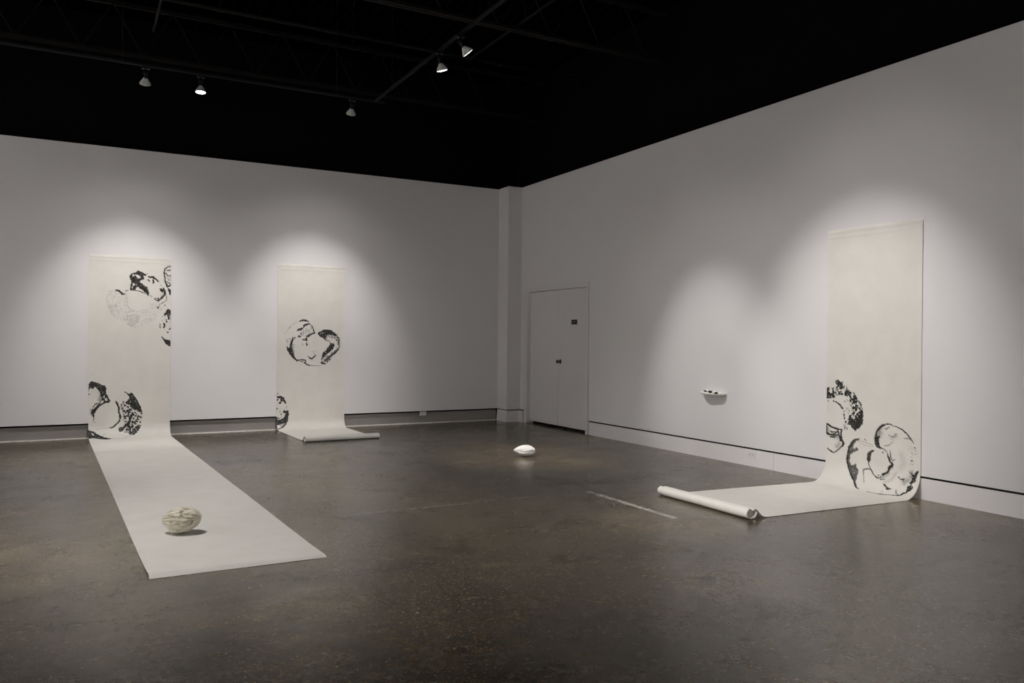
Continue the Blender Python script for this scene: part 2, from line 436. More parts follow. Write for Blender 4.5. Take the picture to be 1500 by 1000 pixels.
# ------------------------------------------------------------------ outlets
def outlet(name, c, out, up, side, w_, h_, label, dep=.006):
    """c centre on the wall plane, out normal, side along the wall"""
    def B(bm, s0, s1, u0, u1, o0, o1, bev=0):
        p = [Vector(side) * s + Vector(up) * u + Vector(out) * o for s in (s0, s1) for u in (u0, u1) for o in (o0, o1)]
        lo = [min(q[i] for q in p) for i in range(3)]; hi = [max(q[i] for q in p) for i in range(3)]
        add_box(bm, lo, hi, bev)
    r = empty(name, c)
    tag(r, label, 'outlet')
    bm = bmesh.new(); B(bm, -w_ / 2, w_ / 2, -h_ / 2, h_ / 2, 0, dep, .0015)
    bm_obj('cover_plate', bm, PLATE, r)
    for sg in (-1, 1):
        bm = bmesh.new(); cx = sg * w_ * .19
        B(bm, cx - w_ * .14, cx + w_ * .14, -h_ * .24, h_ * .24, dep - .001, dep + .002, .001)
        s_ = bm_obj('socket', bm, PLATE, r)
        bm = bmesh.new()
        for uu in (-.1, .1): B(bm, cx - w_ * .06, cx + w_ * .03, h_ * uu - .002, h_ * uu + .002, dep + .0015, dep + .0025)
        B(bm, cx + w_ * .07, cx + w_ * .1, -.003, .003, dep + .0015, dep + .0025)
        bm_obj('slots', bm, SLOT, s_)
    return r
outlet('wall_outlet', (-.001, -5.578, .132), (-1, 0, 0), (0, 0, 1), (0, 1, 0), .112, .068, 'white power outlet set in the white baseboard of the right wall')
outlet('wall_outlet', (-1.597, .045, .160), (0, -1, 0), (0, 0, 1), (1, 0, 0), .105, .062, 'small pale outlet box tucked under the back wall, above the recess', .035)
bm = bmesh.new(); Mk = Matrix.Translation((-1.85, .036, .165)) @ Matrix.Rotation(PI / 2, 4, 'Y')
lathe(bm, [(.006, 0), (.006, .20)], 12, Mk)
tag(bm_obj('conduit', bm, RECESS, None, True), 'thin conduit running left from the outlet box under the back wall', 'conduit')
INK = {
'L': [
 ["s",0.2,0.3,0.01,[[0.2039,0.5525],[0.2525,0.4775],[0.3183,0.475],[0.4346,0.5169],[0.4518,0.5996],[0.4608,0.6919],[0.5113,0.7369],[0.6041,0.7531],[0.6718,0.7328],[0.7311,0.6845],[0.7393,0.628],[0.7906,0.6077],[0.8513,0.6623],[0.9121,0.6795],[0.8779,0.7558],[0.8265,0.8135],[0.7753,0.8803],[0.6902,0.938],[0.5719,0.9772],[0.4877,0.9599],[0.4206,0.9055],[0.3042,0.834],[0.238,0.753],[0.2047,0.6623]]],
 ["s",0.3,0.45,0.009,[[0.4449,0.8033],[0.6044,0.7997],[0.6049,0.8649],[0.5381,0.9684],[0.471,0.9602],[0.4372,0.8959]]],
 ["s",0.3,0.35,0.009,[[0.2293,0.6799],[0.3195,0.6589],[0.3201,0.7509],[0.2627,0.7707]]],
 ["k",0.25,[[0.2525,0.4775,0.0017],[0.2161,0.5429,0.0026],[0.2004,0.6258,0.0026],[0.2214,0.7167,0.0026],[0.2546,0.7801,0.0026],[0.3125,0.8339,0.0026]]],
 ["k",0.3,[[0.4429,0.5074,0.0035],[0.4517,0.5811,0.0035],[0.4607,0.6826,0.0035],[0.5113,0.7369,0.0026],[0.6041,0.7578,0.0027],[0.6973,0.7228,0.0018]]],
 ["w",0.25,0.0199,[[0.8931,0.4536],[0.8938,0.5479],[0.8423,0.6061]]],
 ["p",0.95,[[0.4789,0.2838],[0.5079,0.2454],[0.533,0.2303],[0.5666,0.224],[0.5918,0.1968],[0.63,0.221],[0.6854,0.2417],[0.677,0.2608],[0.6515,0.262],[0.6603,0.3082],[0.618,0.3241],[0.6014,0.3621],[0.6438,0.3789],[0.6525,0.4019],[0.6951,0.4143],[0.7082,0.4605],[0.7212,0.4881],[0.713,0.5352],[0.6957,0.4984],[0.6615,0.4809],[0.6443,0.4536],[0.6103,0.4362],[0.6017,0.4086],[0.568,0.4192],[0.5513,0.4431],[0.5346,0.467],[0.4927,0.4639],[0.4965,0.4035],[0.5086,0.3474],[0.4916,0.311]]],
 ["e",[[0.5163,0.2496],[0.5373,0.2487],[0.5376,0.2811],[0.5165,0.2775]]],
 ["e",[[0.55,0.2573],[0.5752,0.2469],[0.6092,0.2732],[0.6219,0.2773],[0.6136,0.301],[0.584,0.3023]]],
 ["e",[[0.5172,0.3748],[0.5424,0.3738],[0.5468,0.4015],[0.5216,0.4071]]],
 ["e",[[0.505,0.4217],[0.5242,0.4163],[0.5194,0.449]]],
 ["k",0.9,[[0.5304,0.4625,0.008],[0.6021,0.4738,0.0089],[0.6531,0.4952,0.0053],[0.7043,0.5121,0.0071],[0.7644,0.5475,0.0027]]],
 ["k",0.95,[[0.7197,0.2776,0.0143],[0.7711,0.2752,0.0179],[0.8056,0.2972,0.0162],[0.8404,0.3352,0.0108]]],
 ["k",0.95,[[0.7713,0.2987,0.009],[0.7802,0.3546,0.018]]],
 ["k",0.9,[[0.7115,0.3154,0.0107],[0.7287,0.3333,0.0125]]],
 ["d",0.9,[[0.7024,0.2334,0.0063],[0.6901,0.3116,0.0054],[0.871,0.3838,0.0045],[0.8884,0.4019,0.0045]]],
 ["p",0.95,[[0.8584,0.4408],[0.8843,0.4304],[0.9105,0.453],[0.8976,0.4771],[0.8672,0.464]]],
 ["k",0.95,[[0.9059,0.4249,0.0109],[0.9236,0.4714,0.0218],[0.9196,0.5188,0.0199],[0.8852,0.5577,0.0181],[0.8422,0.5967,0.0162],[0.8163,0.5928,0.0108],[0.7946,0.57,0.009]]],
 ["k",0.9,[[0.8161,0.5646,0.009],[0.8437,0.5637,0.0108],[0.8422,0.592,0.0072]]],
 ["k",0.85,[[0.928,0.4712,0.0054],[0.9459,0.5368,0.0054],[0.9462,0.5887,0.0054],[0.903,0.6231,0.0054],[0.8599,0.648,0.0054],[0.8386,0.6956,0.0072]]],
 ["d",0.95,[[0.8386,0.6956,0.0117],[0.925,0.6621,0.0091]]],
 ["k",0.95,[[0.3183,0.475,0.0139],[0.3513,0.4784,0.0157],[0.393,0.5184,0.021],[0.4221,0.522,0.0123]]],
 ["d",0.9,[[0.4385,0.4798,0.0105],[0.4593,0.4698,0.007]]],
 ["k",0.9,[[1.0259,0.112,0.0073],[0.9603,0.1201,0.0091],[0.9214,0.1599,0.0127],[0.9131,0.2169,0.0145],[0.9222,0.2731,0.0109],[0.9315,0.3483,0.0145],[0.9579,0.3992,0.02],[0.9971,0.3787,0.0146],[1.0277,0.3727,0.011]]],
 ["k",0.8,[[0.9476,0.1775,0.0109],[0.9956,0.1704,0.0127],[1.0262,0.1641,0.0055]]],
 ["k",0.8,[[0.9349,0.2159,0.0109],[0.9525,0.2529,0.0091],[0.9962,0.2461,0.0091],[1.0267,0.2305,0.0055]]],
 ["k",0.8,[[0.9614,0.2714,0.0073],[0.9661,0.3232,0.0045]]],
 ["k",0.7,[[0.9444,0.3288,0.0109],[0.9795,0.3558,0.0109],[1.0275,0.3395,0.0091]]],
 ["k",0.6,[[0.9431,0.1493,0.0073],[0.9866,0.1377,0.0073],[1.026,0.1338,0.0055]]],
 ["k",0.7,[[0.9963,0.2603,0.0055],[0.9835,0.3082,0.0055],[1.0054,0.3168,0.0046]]],
 ["p",0.95,[[0.9625,0.4227],[0.9976,0.4497],[1.0285,0.4771],[1.0288,0.515],[0.9981,0.5161],[0.9759,0.4695]]],
 ["p",0.95,[[0.915,0.7821],[0.9409,0.7638],[0.9472,0.7282],[0.9733,0.7133],[0.9996,0.7304],[1.029,0.7012],[1.0291,0.719],[1.003,0.741],[0.9999,0.7695],[0.987,0.7982],[0.9841,0.8551],[0.9677,0.8519],[0.9707,0.8057],[0.9543,0.7989],[0.941,0.778],[0.9282,0.8066]]],
 ["p",0.95,[[1.0327,0.7616],[1.0342,0.968],[1.0111,0.9541],[1.0008,0.8903],[1.0071,0.8618],[1.0002,0.805],[1.0198,0.7904]]],
 ["k",0.9,[[0.9449,0.8594,0.0095],[0.9497,0.8948,0.0123]]],
 ["k",0.95,[[0.864,0.9211,0.0054],[0.8676,0.9705,0.0095]]],
 ["k",0.95,[[0.9159,0.9131,0.0163],[0.9258,0.9342,0.0163],[0.913,0.9663,0.0149]]],
 ["k",0.95,[[1.0046,0.9685,0.015],[0.9818,0.9937,0.0109]]],
 ["d",0.95,[[0.9658,1.0329,0.0109],[0.8961,0.8675,0.0061],[0.8989,0.8108,0.0048]]],
 ["p",0.95,[[0.8879,1.0975],[0.9371,1.1396],[0.9829,1.1357],[1.0094,1.1817],[1.0358,1.1958],[1.0362,1.2421],[0.9901,1.2245],[0.944,1.1892],[0.911,1.1398]]],
 ["w",0.5,0.0245,[[0.1342,1.8305],[0.1501,1.8916],[0.1273,1.9517]]],
 ["w",0.55,0.0228,[[0.0362,2.0786],[0.0442,2.1394]]],
 ["s",0.9,0.52,0.016,[[0.3964,1.977],[0.4598,2.0052],[0.5238,2.0513],[0.6121,2.0896],[0.6448,2.1617],[0.6374,2.2501],[0.6285,2.3389],[0.5695,2.4049],[0.5181,2.4624],[0.4267,2.4073],[0.3975,2.3464],[0.4458,2.2774],[0.414,2.2409],[0.4052,2.1177],[0.3812,2.0642]]],
 ["p",0.95,[[-0.0044,1.8273],[-0.0048,1.7584],[0.0184,1.7071],[0.0451,1.7006],[0.0989,1.7215],[0.153,1.7485],[0.1917,1.7623],[0.209,1.7975],[0.1999,1.832],[0.208,1.8757],[0.2276,1.9023],[0.2552,1.9685],[0.2398,1.9811],[0.1932,1.9884],[0.1547,2.0133],[0.1164,2.0467],[0.0898,2.0805],[0.0709,2.1231],[0.0598,2.1832],[0.052,2.1569],[0.0325,2.1044],[0.0476,2.079],[0.0781,2.0541],[0.1009,2.0289],[0.1315,1.9952],[0.1466,1.9523],[0.1619,1.9267],[0.1461,1.8829],[0.1381,1.8393],[0.1071,1.8039],[0.0761,1.76],[0.061,1.7856],[0.0381,1.7894],[0.0227,1.7675],[0.0076,1.7931]]],
 ["e",[[0.1694,1.8965],[0.1926,1.8884],[0.1927,1.9101],[0.1773,1.9184]]],
 ["e",[[0.189,1.9274],[0.2199,1.9239],[0.2279,1.959],[0.2008,1.9625]]],
 ["e",[[0.1428,1.9652],[0.1814,1.9576],[0.1738,1.9809],[0.1431,2.0042]]],
 ["k",0.7,[[0.0598,2.1832,0.0065],[0.06,2.2178,0.0049],[0.0756,2.253,0.0033]]],
 ["d",0.95,[[0.0043,1.8706,0.0105],[0.1257,1.709,0.0049]]],
 ["k",0.85,[[0.0551,2.0447,0.0065],[0.0777,2.0022,0.0114],[0.1161,1.9947,0.0098]]],
 ["k",0.95,[[0.324,1.9705,0.0099],[0.3415,2.0016,0.0182],[0.3614,2.046,0.0166],[0.3619,2.1161,0.0149],[0.382,2.1782,0.0183],[0.3745,2.2305,0.015],[0.3433,2.273,0.0132],[0.2961,2.3147,0.0167],[0.2725,2.3269,0.0101],[0.2492,2.3258,0.0033]]],
 ["p",0.95,[[0.4271,1.8461],[0.4907,1.8784],[0.5145,1.8587],[0.5548,1.9198],[0.5953,1.9828],[0.628,2.0547],[0.6528,2.1531],[0.6406,2.1349],[0.6202,2.0987],[0.588,2.0888],[0.5801,2.1062],[0.5239,2.069],[0.4997,2.0241],[0.4598,2.0052],[0.4439,1.996],[0.4754,1.9617],[0.499,1.9183],[0.4669,1.8734]]],
 ["p",0.95,[[0.5206,2.4243],[0.5399,2.3533],[0.589,2.31],[0.6293,2.3028],[0.6114,2.3663],[0.5344,2.4567]]],
 ["p",0.9,[[0.3665,2.3267],[0.4217,2.3203],[0.4287,2.3572],[0.3962,2.3847],[0.3649,2.383]]],
 ["k",0.95,[[0.5404,2.149,0.0168],[0.501,2.2092,0.0218],[0.4775,2.2963,0.0235],[0.5002,2.3513,0.0191],[0.497,2.4228,0.0215]]],
 ["k",0.9,[[0.4296,2.3207,0.0253],[0.4696,2.2784,0.02]]],
 ["d",0.95,[[0.4177,1.982,0.0117],[0.4472,2.2467,0.0134],[0.4601,2.3635,0.0194],[0.5252,2.2631,0.0117]]],
 ["k",0.95,[[-0.0018,2.3544,0.0186],[0.0085,2.4372,0.0255],[-0.0049,2.4764,0.02]]],
 ["k",0.95,[[-0.002,2.3636,0.0119],[0.0557,2.3762,0.0139],[0.0925,2.4253,0.0249],[0.1371,2.4597,0.0254],[0.2107,2.5181,0.0281],[0.2632,2.5394,0.0134]]],
 ["k",0.6,[[0.2632,2.5394,0.0084],[0.3863,2.5473,0.0074],[0.5014,2.4758,0.0034]]],
 ["p",0.93,[[-0.0018,2.3498],[0.0558,2.3714],[0.0925,2.4253],[0.145,2.4536],[0.2113,2.5075],[0.2632,2.5394],[0.2079,2.566],[0.1339,2.5261],[0.0598,2.4857],[-0.0055,2.4926]]],
 ["e",[[0.0325,2.3897],[0.0536,2.399],[0.0695,2.4296],[0.0526,2.4343]]],
 ["k",0.35,[[0.1023,2.3368,0.0033],[0.1717,2.3267,0.0033],[0.2492,2.3285,0.0025]]],
 ["k",0.3,[[0.0107,2.3192,0.0025],[0.0792,2.3402,0.0033],[0.1254,2.329,0.0025]]],
 ["k",0.4,[[0.1676,2.4622,0.0043],[0.1851,2.409,0.0037],[0.208,2.4158,0.0028]]],
],
'M': [
 ["w",0.35,0.0287,[[0.457,1.0524],[0.4898,1.0438]]],
 ["w",0.4,0.0202,[[0.2225,1.2012],[0.2311,1.2662],[0.2355,1.3151]]],
 ["w",0.3,0.025,[[0.7392,1.0743],[0.7228,1.116]]],
 ["w",0.3,0.0211,[[0.9001,1.1313],[0.909,1.173]]],
 ["w",0.2,0.0165,[[0.5414,1.315],[0.5582,1.348]]],
 ["s",0.5,0.3,0.012,[[0.3825,0.9468],[0.5218,0.9365],[0.5307,1.0105],[0.4407,1.069],[0.3591,1.0698],[0.3423,1.0127]]],
 ["s",0.5,0.25,0.012,[[0.1254,1.0964],[0.1976,1.1039],[0.1826,1.2339],[0.1343,1.2016]]],
 ["s",0.8,0.4,0.012,[[0.297,1.4292],[0.4109,1.4298],[0.4031,1.4707],[0.3136,1.4701]]],
 ["s",0.85,0.5,0.014,[[0.8569,1.0315],[0.9337,1.0808],[0.9435,1.2314],[0.8595,1.3484],[0.7677,1.4646],[0.6675,1.5054],[0.6588,1.464],[0.7417,1.3732],[0.8422,1.2984],[0.9009,1.2315],[0.9087,1.1479],[0.8406,1.1067],[0.7562,1.0908],[0.7559,1.0576]]],
 ["p",0.95,[[0.3207,0.8498],[0.3571,0.8262],[0.406,0.8236],[0.447,0.8392],[0.4718,0.8593],[0.4389,0.8475],[0.398,0.8442],[0.3573,0.8474]]],
 ["d",0.8,[[0.2321,0.8937,0.0081],[0.1883,0.9415,0.0081],[0.1684,0.9646,0.0048],[0.1406,0.999,0.0048],[0.1209,1.0316,0.0056],[0.2682,0.867,0.0041]]],
 ["k",0.3,[[0.1209,1.0316,0.0024],[0.1643,0.9581,0.0024],[0.2281,0.8921,0.0024],[0.3166,0.8458,0.0024]]],
 ["k",0.9,[[0.3822,0.9141,0.0114],[0.4066,0.8932,0.0147],[0.4311,0.8887,0.0164],[0.4721,0.888,0.0115],[0.4968,0.8958,0.0082],[0.5218,0.9365,0.0099],[0.5388,0.9939,0.0148],[0.5556,1.0266,0.0132]]],
 ["p",0.9,[[0.3825,0.9468],[0.3822,0.91],[0.4147,0.889],[0.4556,0.8842],[0.4394,0.909],[0.4068,0.9178]]],
 ["p",0.9,[[0.3054,0.9642],[0.354,0.9472],[0.3744,0.951],[0.3462,0.9841],[0.3178,0.9886],[0.2854,0.9931]]],
 ["k",0.95,[[0.5556,1.0266,0.0132],[0.5062,1.0338,0.0181],[0.4653,1.0622,0.023],[0.4326,1.0772,0.0164]]],
 ["k",0.6,[[0.4888,0.9206,0.0066],[0.5055,0.9532,0.0066],[0.4892,0.9781,0.0049]]],
 ["k",0.5,[[0.4235,0.9626,0.0049],[0.4646,0.9784,0.0049]]],
 ["k",0.7,[[0.3343,1.0292,0.0065],[0.3589,1.0534,0.0065]]],
 ["k",0.7,[[0.3425,1.0291,0.0065],[0.3749,1.0124,0.0065]]],
 ["p",0.95,[[0.2983,1.0826],[0.3184,1.062],[0.3469,1.0699],[0.3348,1.0823]]],
 ["p",0.95,[[0.3717,1.1269],[0.3839,1.1186],[0.4165,1.1143],[0.4327,1.0936],[0.4411,1.1182],[0.4331,1.1428],[0.4003,1.1308]]],
 ["k",0.95,[[0.4333,1.1674,0.0082],[0.4377,1.2019,0.0164]]],
 ["k",0.6,[[0.3681,1.176,0.0049],[0.3724,1.2087,0.0057]]],
 ["p",0.95,[[0.2099,1.1281],[0.2216,1.0914],[0.262,1.0952],[0.238,1.1279],[0.2182,1.1687],[0.2106,1.2175],[0.219,1.2663],[0.2355,1.3151],[0.248,1.3639],[0.2726,1.4128],[0.2972,1.4456],[0.2565,1.4209],[0.2159,1.3801],[0.1753,1.3232],[0.1428,1.2664],[0.1425,1.2259],[0.1748,1.2664],[0.1826,1.2339],[0.1902,1.1851]]],
 ["k",0.4,[[0.2226,1.2093,0.0065],[0.2708,1.1928,0.0032]]],
 ["k",0.9,[[0.2727,1.4251,0.0114],[0.3132,1.4293,0.0098],[0.3619,1.4214,0.0114],[0.4109,1.4298,0.0098],[0.4275,1.4503,0.0115],[0.4031,1.4707,0.0115],[0.436,1.4955,0.0164],[0.4936,1.5123,0.0066],[0.5679,1.517,0.0033],[0.6509,1.5136,0.0042]]],
 ["k",0.95,[[0.4555,1.3725,0.0066],[0.4845,1.4013,0.0148],[0.5175,1.4097,0.0132],[0.5421,1.3892,0.0149],[0.5683,1.3604,0.0099]]],
 ["k",0.3,[[0.5001,1.2986,0.0033],[0.5909,1.2862,0.0033]]],
 ["k",0.25,[[0.4683,1.4382,0.0033],[0.559,1.4346,0.0033]]],
 ["p",0.95,[[0.597,1.0262],[0.6383,1.0009],[0.7049,0.9711],[0.7973,0.9781],[0.8483,1.0149],[0.8952,1.0478],[0.8656,1.0648],[0.8232,1.0486],[0.7725,1.0408],[0.7474,1.0493],[0.7225,1.0828],[0.7145,1.1243],[0.6892,1.0997],[0.639,1.0753],[0.6138,1.0507]]],
 ["e",[[0.6635,1.0213],[0.6801,1.0128],[0.6886,1.0251],[0.672,1.0352]]],
 ["k",0.8,[[0.7313,1.1325,0.01],[0.7733,1.1322,0.0067],[0.7989,1.1736,0.0101]]],
 ["p",0.95,[[0.7989,1.1778],[0.8454,1.1817],[0.8583,1.2066],[0.8251,1.2734],[0.7581,1.3233],[0.7081,1.3648],[0.6916,1.3896],[0.6627,1.4226],[0.6745,1.3399],[0.691,1.315],[0.7492,1.2652],[0.7657,1.2319]]],
 ["k",0.85,[[0.8995,1.0561,0.0067],[0.9256,1.1311,0.0152],[0.9218,1.1813,0.0169],[0.9392,1.223,0.0084],[0.9098,1.2733,0.0186],[0.8677,1.315,0.0286],[0.8173,1.3567,0.0201],[0.7671,1.3981,0.0234],[0.7255,1.4395,0.0167]]],
 ["k",0.95,[[0.6672,1.4723,0.0216],[0.7175,1.4892,0.0133]]],
 ["k",0.7,[[0.6585,1.4226,0.0066],[0.7333,1.3648,0.0075],[0.7627,1.3732,0.0067]]],
 ["k",0.5,[[0.692,1.4393,0.005],[0.7586,1.3815,0.005]]],
 ["k",0.35,[[0.147,2.1094,0.0092],[0.1408,2.1455,0.0065]]],
 ["d",0.95,[[0.013,1.9236,0.0104],[0.0105,2.0133,0.0156],[0.0482,2.0603,0.0195],[0.0064,2.1475,0.013],[0.0473,2.1883,0.0104],[0.067,2.2297,0.0117],[0.1153,2.1972,0.0248]]],
 ["k",0.95,[[0.0005,1.9672,0.0143],[0.0295,1.9811,0.026],[0.0617,1.9721,0.0235],[0.0942,1.9992,0.0235],[0.1239,2.0659,0.0196]]],
 ["k",0.95,[[0.0651,1.9919,0.0195],[0.0686,2.0327,0.0261]]],
 ["p",0.95,[[0.1222,2.2567],[0.1476,2.1786],[0.1704,2.1794],[0.174,2.2323],[0.1582,2.324],[0.1307,2.3905],[0.0852,2.4348],[0.0144,2.4684],[-0.0213,2.4712],[0.0518,2.4416],[0.0966,2.4035],[0.1344,2.3494],[0.0942,2.3679],[0.0411,2.3828],[-0.0072,2.384],[-0.0035,2.2782],[0.032,2.2861],[0.0353,2.319],[0.0708,2.3073],[0.1095,2.2892]]],
 ["k",0.4,[[0.0384,2.2864,0.0065],[0.0835,2.275,0.0052]]],
 ["w",0.4,0.0285,[[0.0571,2.4091],[0.1135,2.3687]]],
 ["e",[[0.0159,2.292],[0.0288,2.2925],[0.0289,2.3122],[0.016,2.3117]]],
],
'R': [
 ["s",0.95,0.6,0.02,[[0.1,1.4545],[0.1669,1.4672],[0.2612,1.5333],[0.3354,1.5991],[0.3994,1.6723],[0.4201,1.7556],[0.4104,1.8491],[0.3752,1.9145],[0.3302,1.9425],[0.2839,1.9004],[0.2467,1.8805],[0.2642,1.7923],[0.3098,1.7571],[0.2909,1.7117],[0.244,1.6524],[0.1969,1.6161],[0.1401,1.6119],[0.1202,1.5414]]],
 ["p",0.9,[[0.2834,1.8534],[0.3379,1.8171],[0.3827,1.782],[0.4185,1.7789],[0.4106,1.8645],[0.3751,1.9068],[0.3298,1.9114],[0.293,1.8916]]],
 ["k",0.9,[[0.3905,1.6729,0.0058],[0.4136,1.7407,0.0075],[0.4143,1.7947,0.0116]]],
 ["k",0.95,[[0.1289,1.4691,0.0174],[0.1577,1.4915,0.0225],[0.1201,1.5334,0.014]]],
 ["p",0.9,[[-0.0057,1.5486],[0.0333,1.5383],[0.0143,1.5798],[0.034,1.5947],[0.0825,1.5997],[0.0973,1.6324],[0.0345,1.6431],[-0.0045,1.6498]]],
 ["s",0.9,0.4,0.015,[[0.0625,1.5447],[0.1199,1.5174],[0.1401,1.6119],[0.0925,1.6311],[0.0631,1.5929]]],
 ["k",0.9,[[0.0785,1.6721,0.007],[0.0978,1.6772,0.007]]],
 ["k",0.9,[[0.1122,1.6793,0.0105],[0.1458,1.6928,0.0104]]],
 ["k",0.9,[[0.1554,1.7,0.0104],[0.1889,1.7355,0.0121]]],
 ["k",0.8,[[0.2032,1.7581,0.0069],[0.2052,1.7698,0.0069]]],
 ["k",0.9,[[0.2036,1.7897,0.012],[0.2106,1.8286,0.0103]]],
 ["d",0.95,[[0.2231,1.8591,0.012],[0.2191,1.9187,0.0086],[0.0203,1.6747,0.0071],[0.2143,1.664,0.006]]],
 ["s",0.8,0.3,0.012,[[0.2169,1.7254],[0.3186,1.7251],[0.3192,1.7797],[0.2361,1.7712]]],
 ["s",0.8,0.35,0.012,[[0.1999,1.8771],[0.2466,1.8726],[0.2472,1.9277],[0.2006,1.9404]]],
 ["w",0.4,0.0266,[[0.0186,1.9511],[0.0191,1.9915]]],
 ["w",0.35,0.026,[[0.1551,2.0803],[0.1268,2.1076]]],
 ["w",0.4,0.0262,[[0.1066,2.0141],[0.1448,2.0178]]],
 ["k",0.95,[[0.0024,1.9042,0.0142],[0.0035,1.9931,0.016],[0.0485,2.0004,0.0124],[0.1063,1.9941,0.0157]]],
 ["k",0.95,[[0.0083,1.9036,0.0124],[0.0767,1.9291,0.0141],[0.1344,1.9392,0.0122],[0.1818,1.9423,0.0121],[0.1747,1.9748,0.0121],[0.1781,2.022,0.0138],[0.2022,2.0747,0.0207],[0.1884,2.1001,0.0121]]],
 ["k",0.9,[[0.1063,1.9901,0.0122],[0.1441,1.9542,0.0104],[0.1541,1.9929,0.0121],[0.1688,2.039,0.019]]],
 ["k",0.8,[[0.0487,2.0205,0.0141],[0.097,2.0191,0.0175],[0.1351,1.995,0.0122]]],
 ["k",0.8,[[0.0481,1.9642,0.0088],[0.0676,1.9782,0.0088],[0.106,1.9661,0.0105]]],
 ["k",0.85,[[0.0209,2.1407,0.0071],[0.0406,2.1584,0.0106],[0.0893,2.1763,0.0105],[0.1274,2.1555,0.007],[0.1837,2.1007,0.0086]]],
 ["w",0.35,0.0254,[[0.2952,2.0793],[0.2866,2.1352]]],
 ["w",0.5,0.0361,[[0.595,1.9222],[0.5783,1.9618]]],
 ["w",0.25,0.0271,[[0.6286,1.8734],[0.595,1.9146]]],
 ["w",0.25,0.0235,[[0.722,1.9608],[0.7631,1.9414]]],
 ["w",0.65,0.0271,[[0.9205,2.2509],[0.9373,2.2919]]],
 ["w",0.4,0.0341,[[0.8979,2.313],[0.8654,2.3411]]],
 ["w",0.35,0.0318,[[0.646,2.3232],[0.6884,2.2861]]],
 ["w",0.35,0.0204,[[0.7331,2.2123],[0.7007,2.2468]]],
 ["w",0.18,0.0243,[[0.6799,2.3735],[0.7482,2.3298],[0.7695,2.2737]]],
 ["w",0.12,0.0386,[[0.8152,2.2153],[0.847,2.1667],[0.8139,2.0977]]],
 ["w",0.3,0.0164,[[0.485,2.1713],[0.502,2.1231]]],
 ["s",0.35,0.25,0.01,[[0.8855,2.0154],[0.9332,2.0241],[0.9428,2.1823],[0.8953,2.1891]]],
 ["p",0.78,[[0.3763,2.0075],[0.331,2.0165],[0.2948,2.048],[0.2676,2.0905],[0.2499,2.1635],[0.2434,2.2352],[0.2629,2.2956],[0.3187,2.369],[0.3927,2.4394],[0.4436,2.4866],[0.489,2.5109],[0.4389,2.4743],[0.3949,2.4285],[0.3824,2.3582],[0.3786,2.31],[0.3476,2.2832],[0.3434,2.2487],[0.3101,2.2768],[0.2859,2.2685],[0.2711,2.2314],[0.2778,2.1677],[0.296,2.1497],[0.3414,2.1244],[0.3639,2.1099],[0.3501,2.096],[0.3139,2.1161],[0.2955,2.1106],[0.3134,2.0693],[0.3404,2.0349]]],
 ["k",0.95,[[0.3763,2.0113,0.005],[0.3311,2.0204,0.0084],[0.2949,2.0559,0.0119],[0.2678,2.1062,0.0136],[0.2518,2.1632,0.0137],[0.2452,2.235,0.0153],[0.2674,2.2949,0.0118],[0.3272,2.3676,0.0103],[0.387,2.4302,0.011],[0.4436,2.4866,0.0084],[0.489,2.5109,0.0059]]],
 ["k",0.3,[[0.3492,2.0144,0.0025],[0.3947,2.0441,0.0033],[0.4396,2.0619,0.0025],[0.5363,2.0654,0.0024]]],
 ["k",0.4,[[0.3764,2.0191,0.0025],[0.4748,2.0423,0.0033],[0.5318,2.0546,0.0024]]],
 ["k",0.9,[[0.4371,2.0044,0.0066],[0.4524,2.0181,0.0049]]],
 ["k",0.7,[[0.4786,2.4114,0.0044],[0.4446,2.3317,0.0058],[0.4307,2.2943,0.0074],[0.4633,2.2779,0.0106],[0.4983,2.2766,0.0073]]],
 ["p",0.88,[[0.4672,2.1507],[0.4844,2.1178],[0.5366,2.0921],[0.5367,2.1035],[0.5065,2.1302],[0.4983,2.1848],[0.4855,2.2172],[0.4721,2.196]]],
 ["k",0.85,[[0.4811,2.2178,0.0066],[0.5069,2.2753,0.0065],[0.5516,2.3226,0.0073],[0.6019,2.3462,0.0073],[0.6319,2.3333,0.008]]],
 ["k",0.95,[[0.6414,2.3047,0.0158],[0.6872,2.2787,0.0172],[0.7003,2.2394,0.0204],[0.733,2.2049,0.0188],[0.7078,2.1787,0.0157],[0.6864,2.1368,0.0126],[0.6733,2.0936,0.0055],[0.6478,2.0743,0.004],[0.5967,2.0694,0.0096]]],
 ["p",0.92,[[0.5526,1.9723],[0.5955,1.9599],[0.5874,2.0062],[0.5964,2.043],[0.6138,2.0673],[0.5708,2.0612],[0.5489,2.0335]]],
 ["k",0.95,[[0.5532,2.033,0.0097],[0.5569,1.9718,0.0146],[0.565,1.9254,0.0145],[0.603,1.8723,0.0192],[0.6537,1.8447,0.0127],[0.6956,1.8368,0.0071],[0.7704,1.8555,0.0062],[0.8277,1.8754,0.0077],[0.8764,1.9142,0.0092],[0.9166,1.9534,0.0076],[0.9407,1.9869,0.0023]]],
 ["k",0.7,[[0.6542,1.8896,0.0072],[0.696,1.8667,0.0079]]],
 ["k",0.65,[[0.6883,1.9347,0.0055],[0.7302,1.9524,0.0078],[0.7754,1.94,0.0047]]],
 ["k",0.7,[[0.7464,1.921,0.0047],[0.7711,1.922,0.0054]]],
 ["k",0.6,[[0.6475,2.0443,0.0048],[0.6977,2.027,0.0063],[0.7307,1.997,0.0039]]],
 ["k",0.5,[[0.8447,1.9507,0.0061],[0.8927,1.9489,0.0091],[0.9167,1.9607,0.0061]]],
 ["k",0.75,[[0.7067,2.0819,0.0055],[0.7115,2.1409,0.0079],[0.7326,2.1678,0.0078],[0.7572,2.1533,0.0039]]],
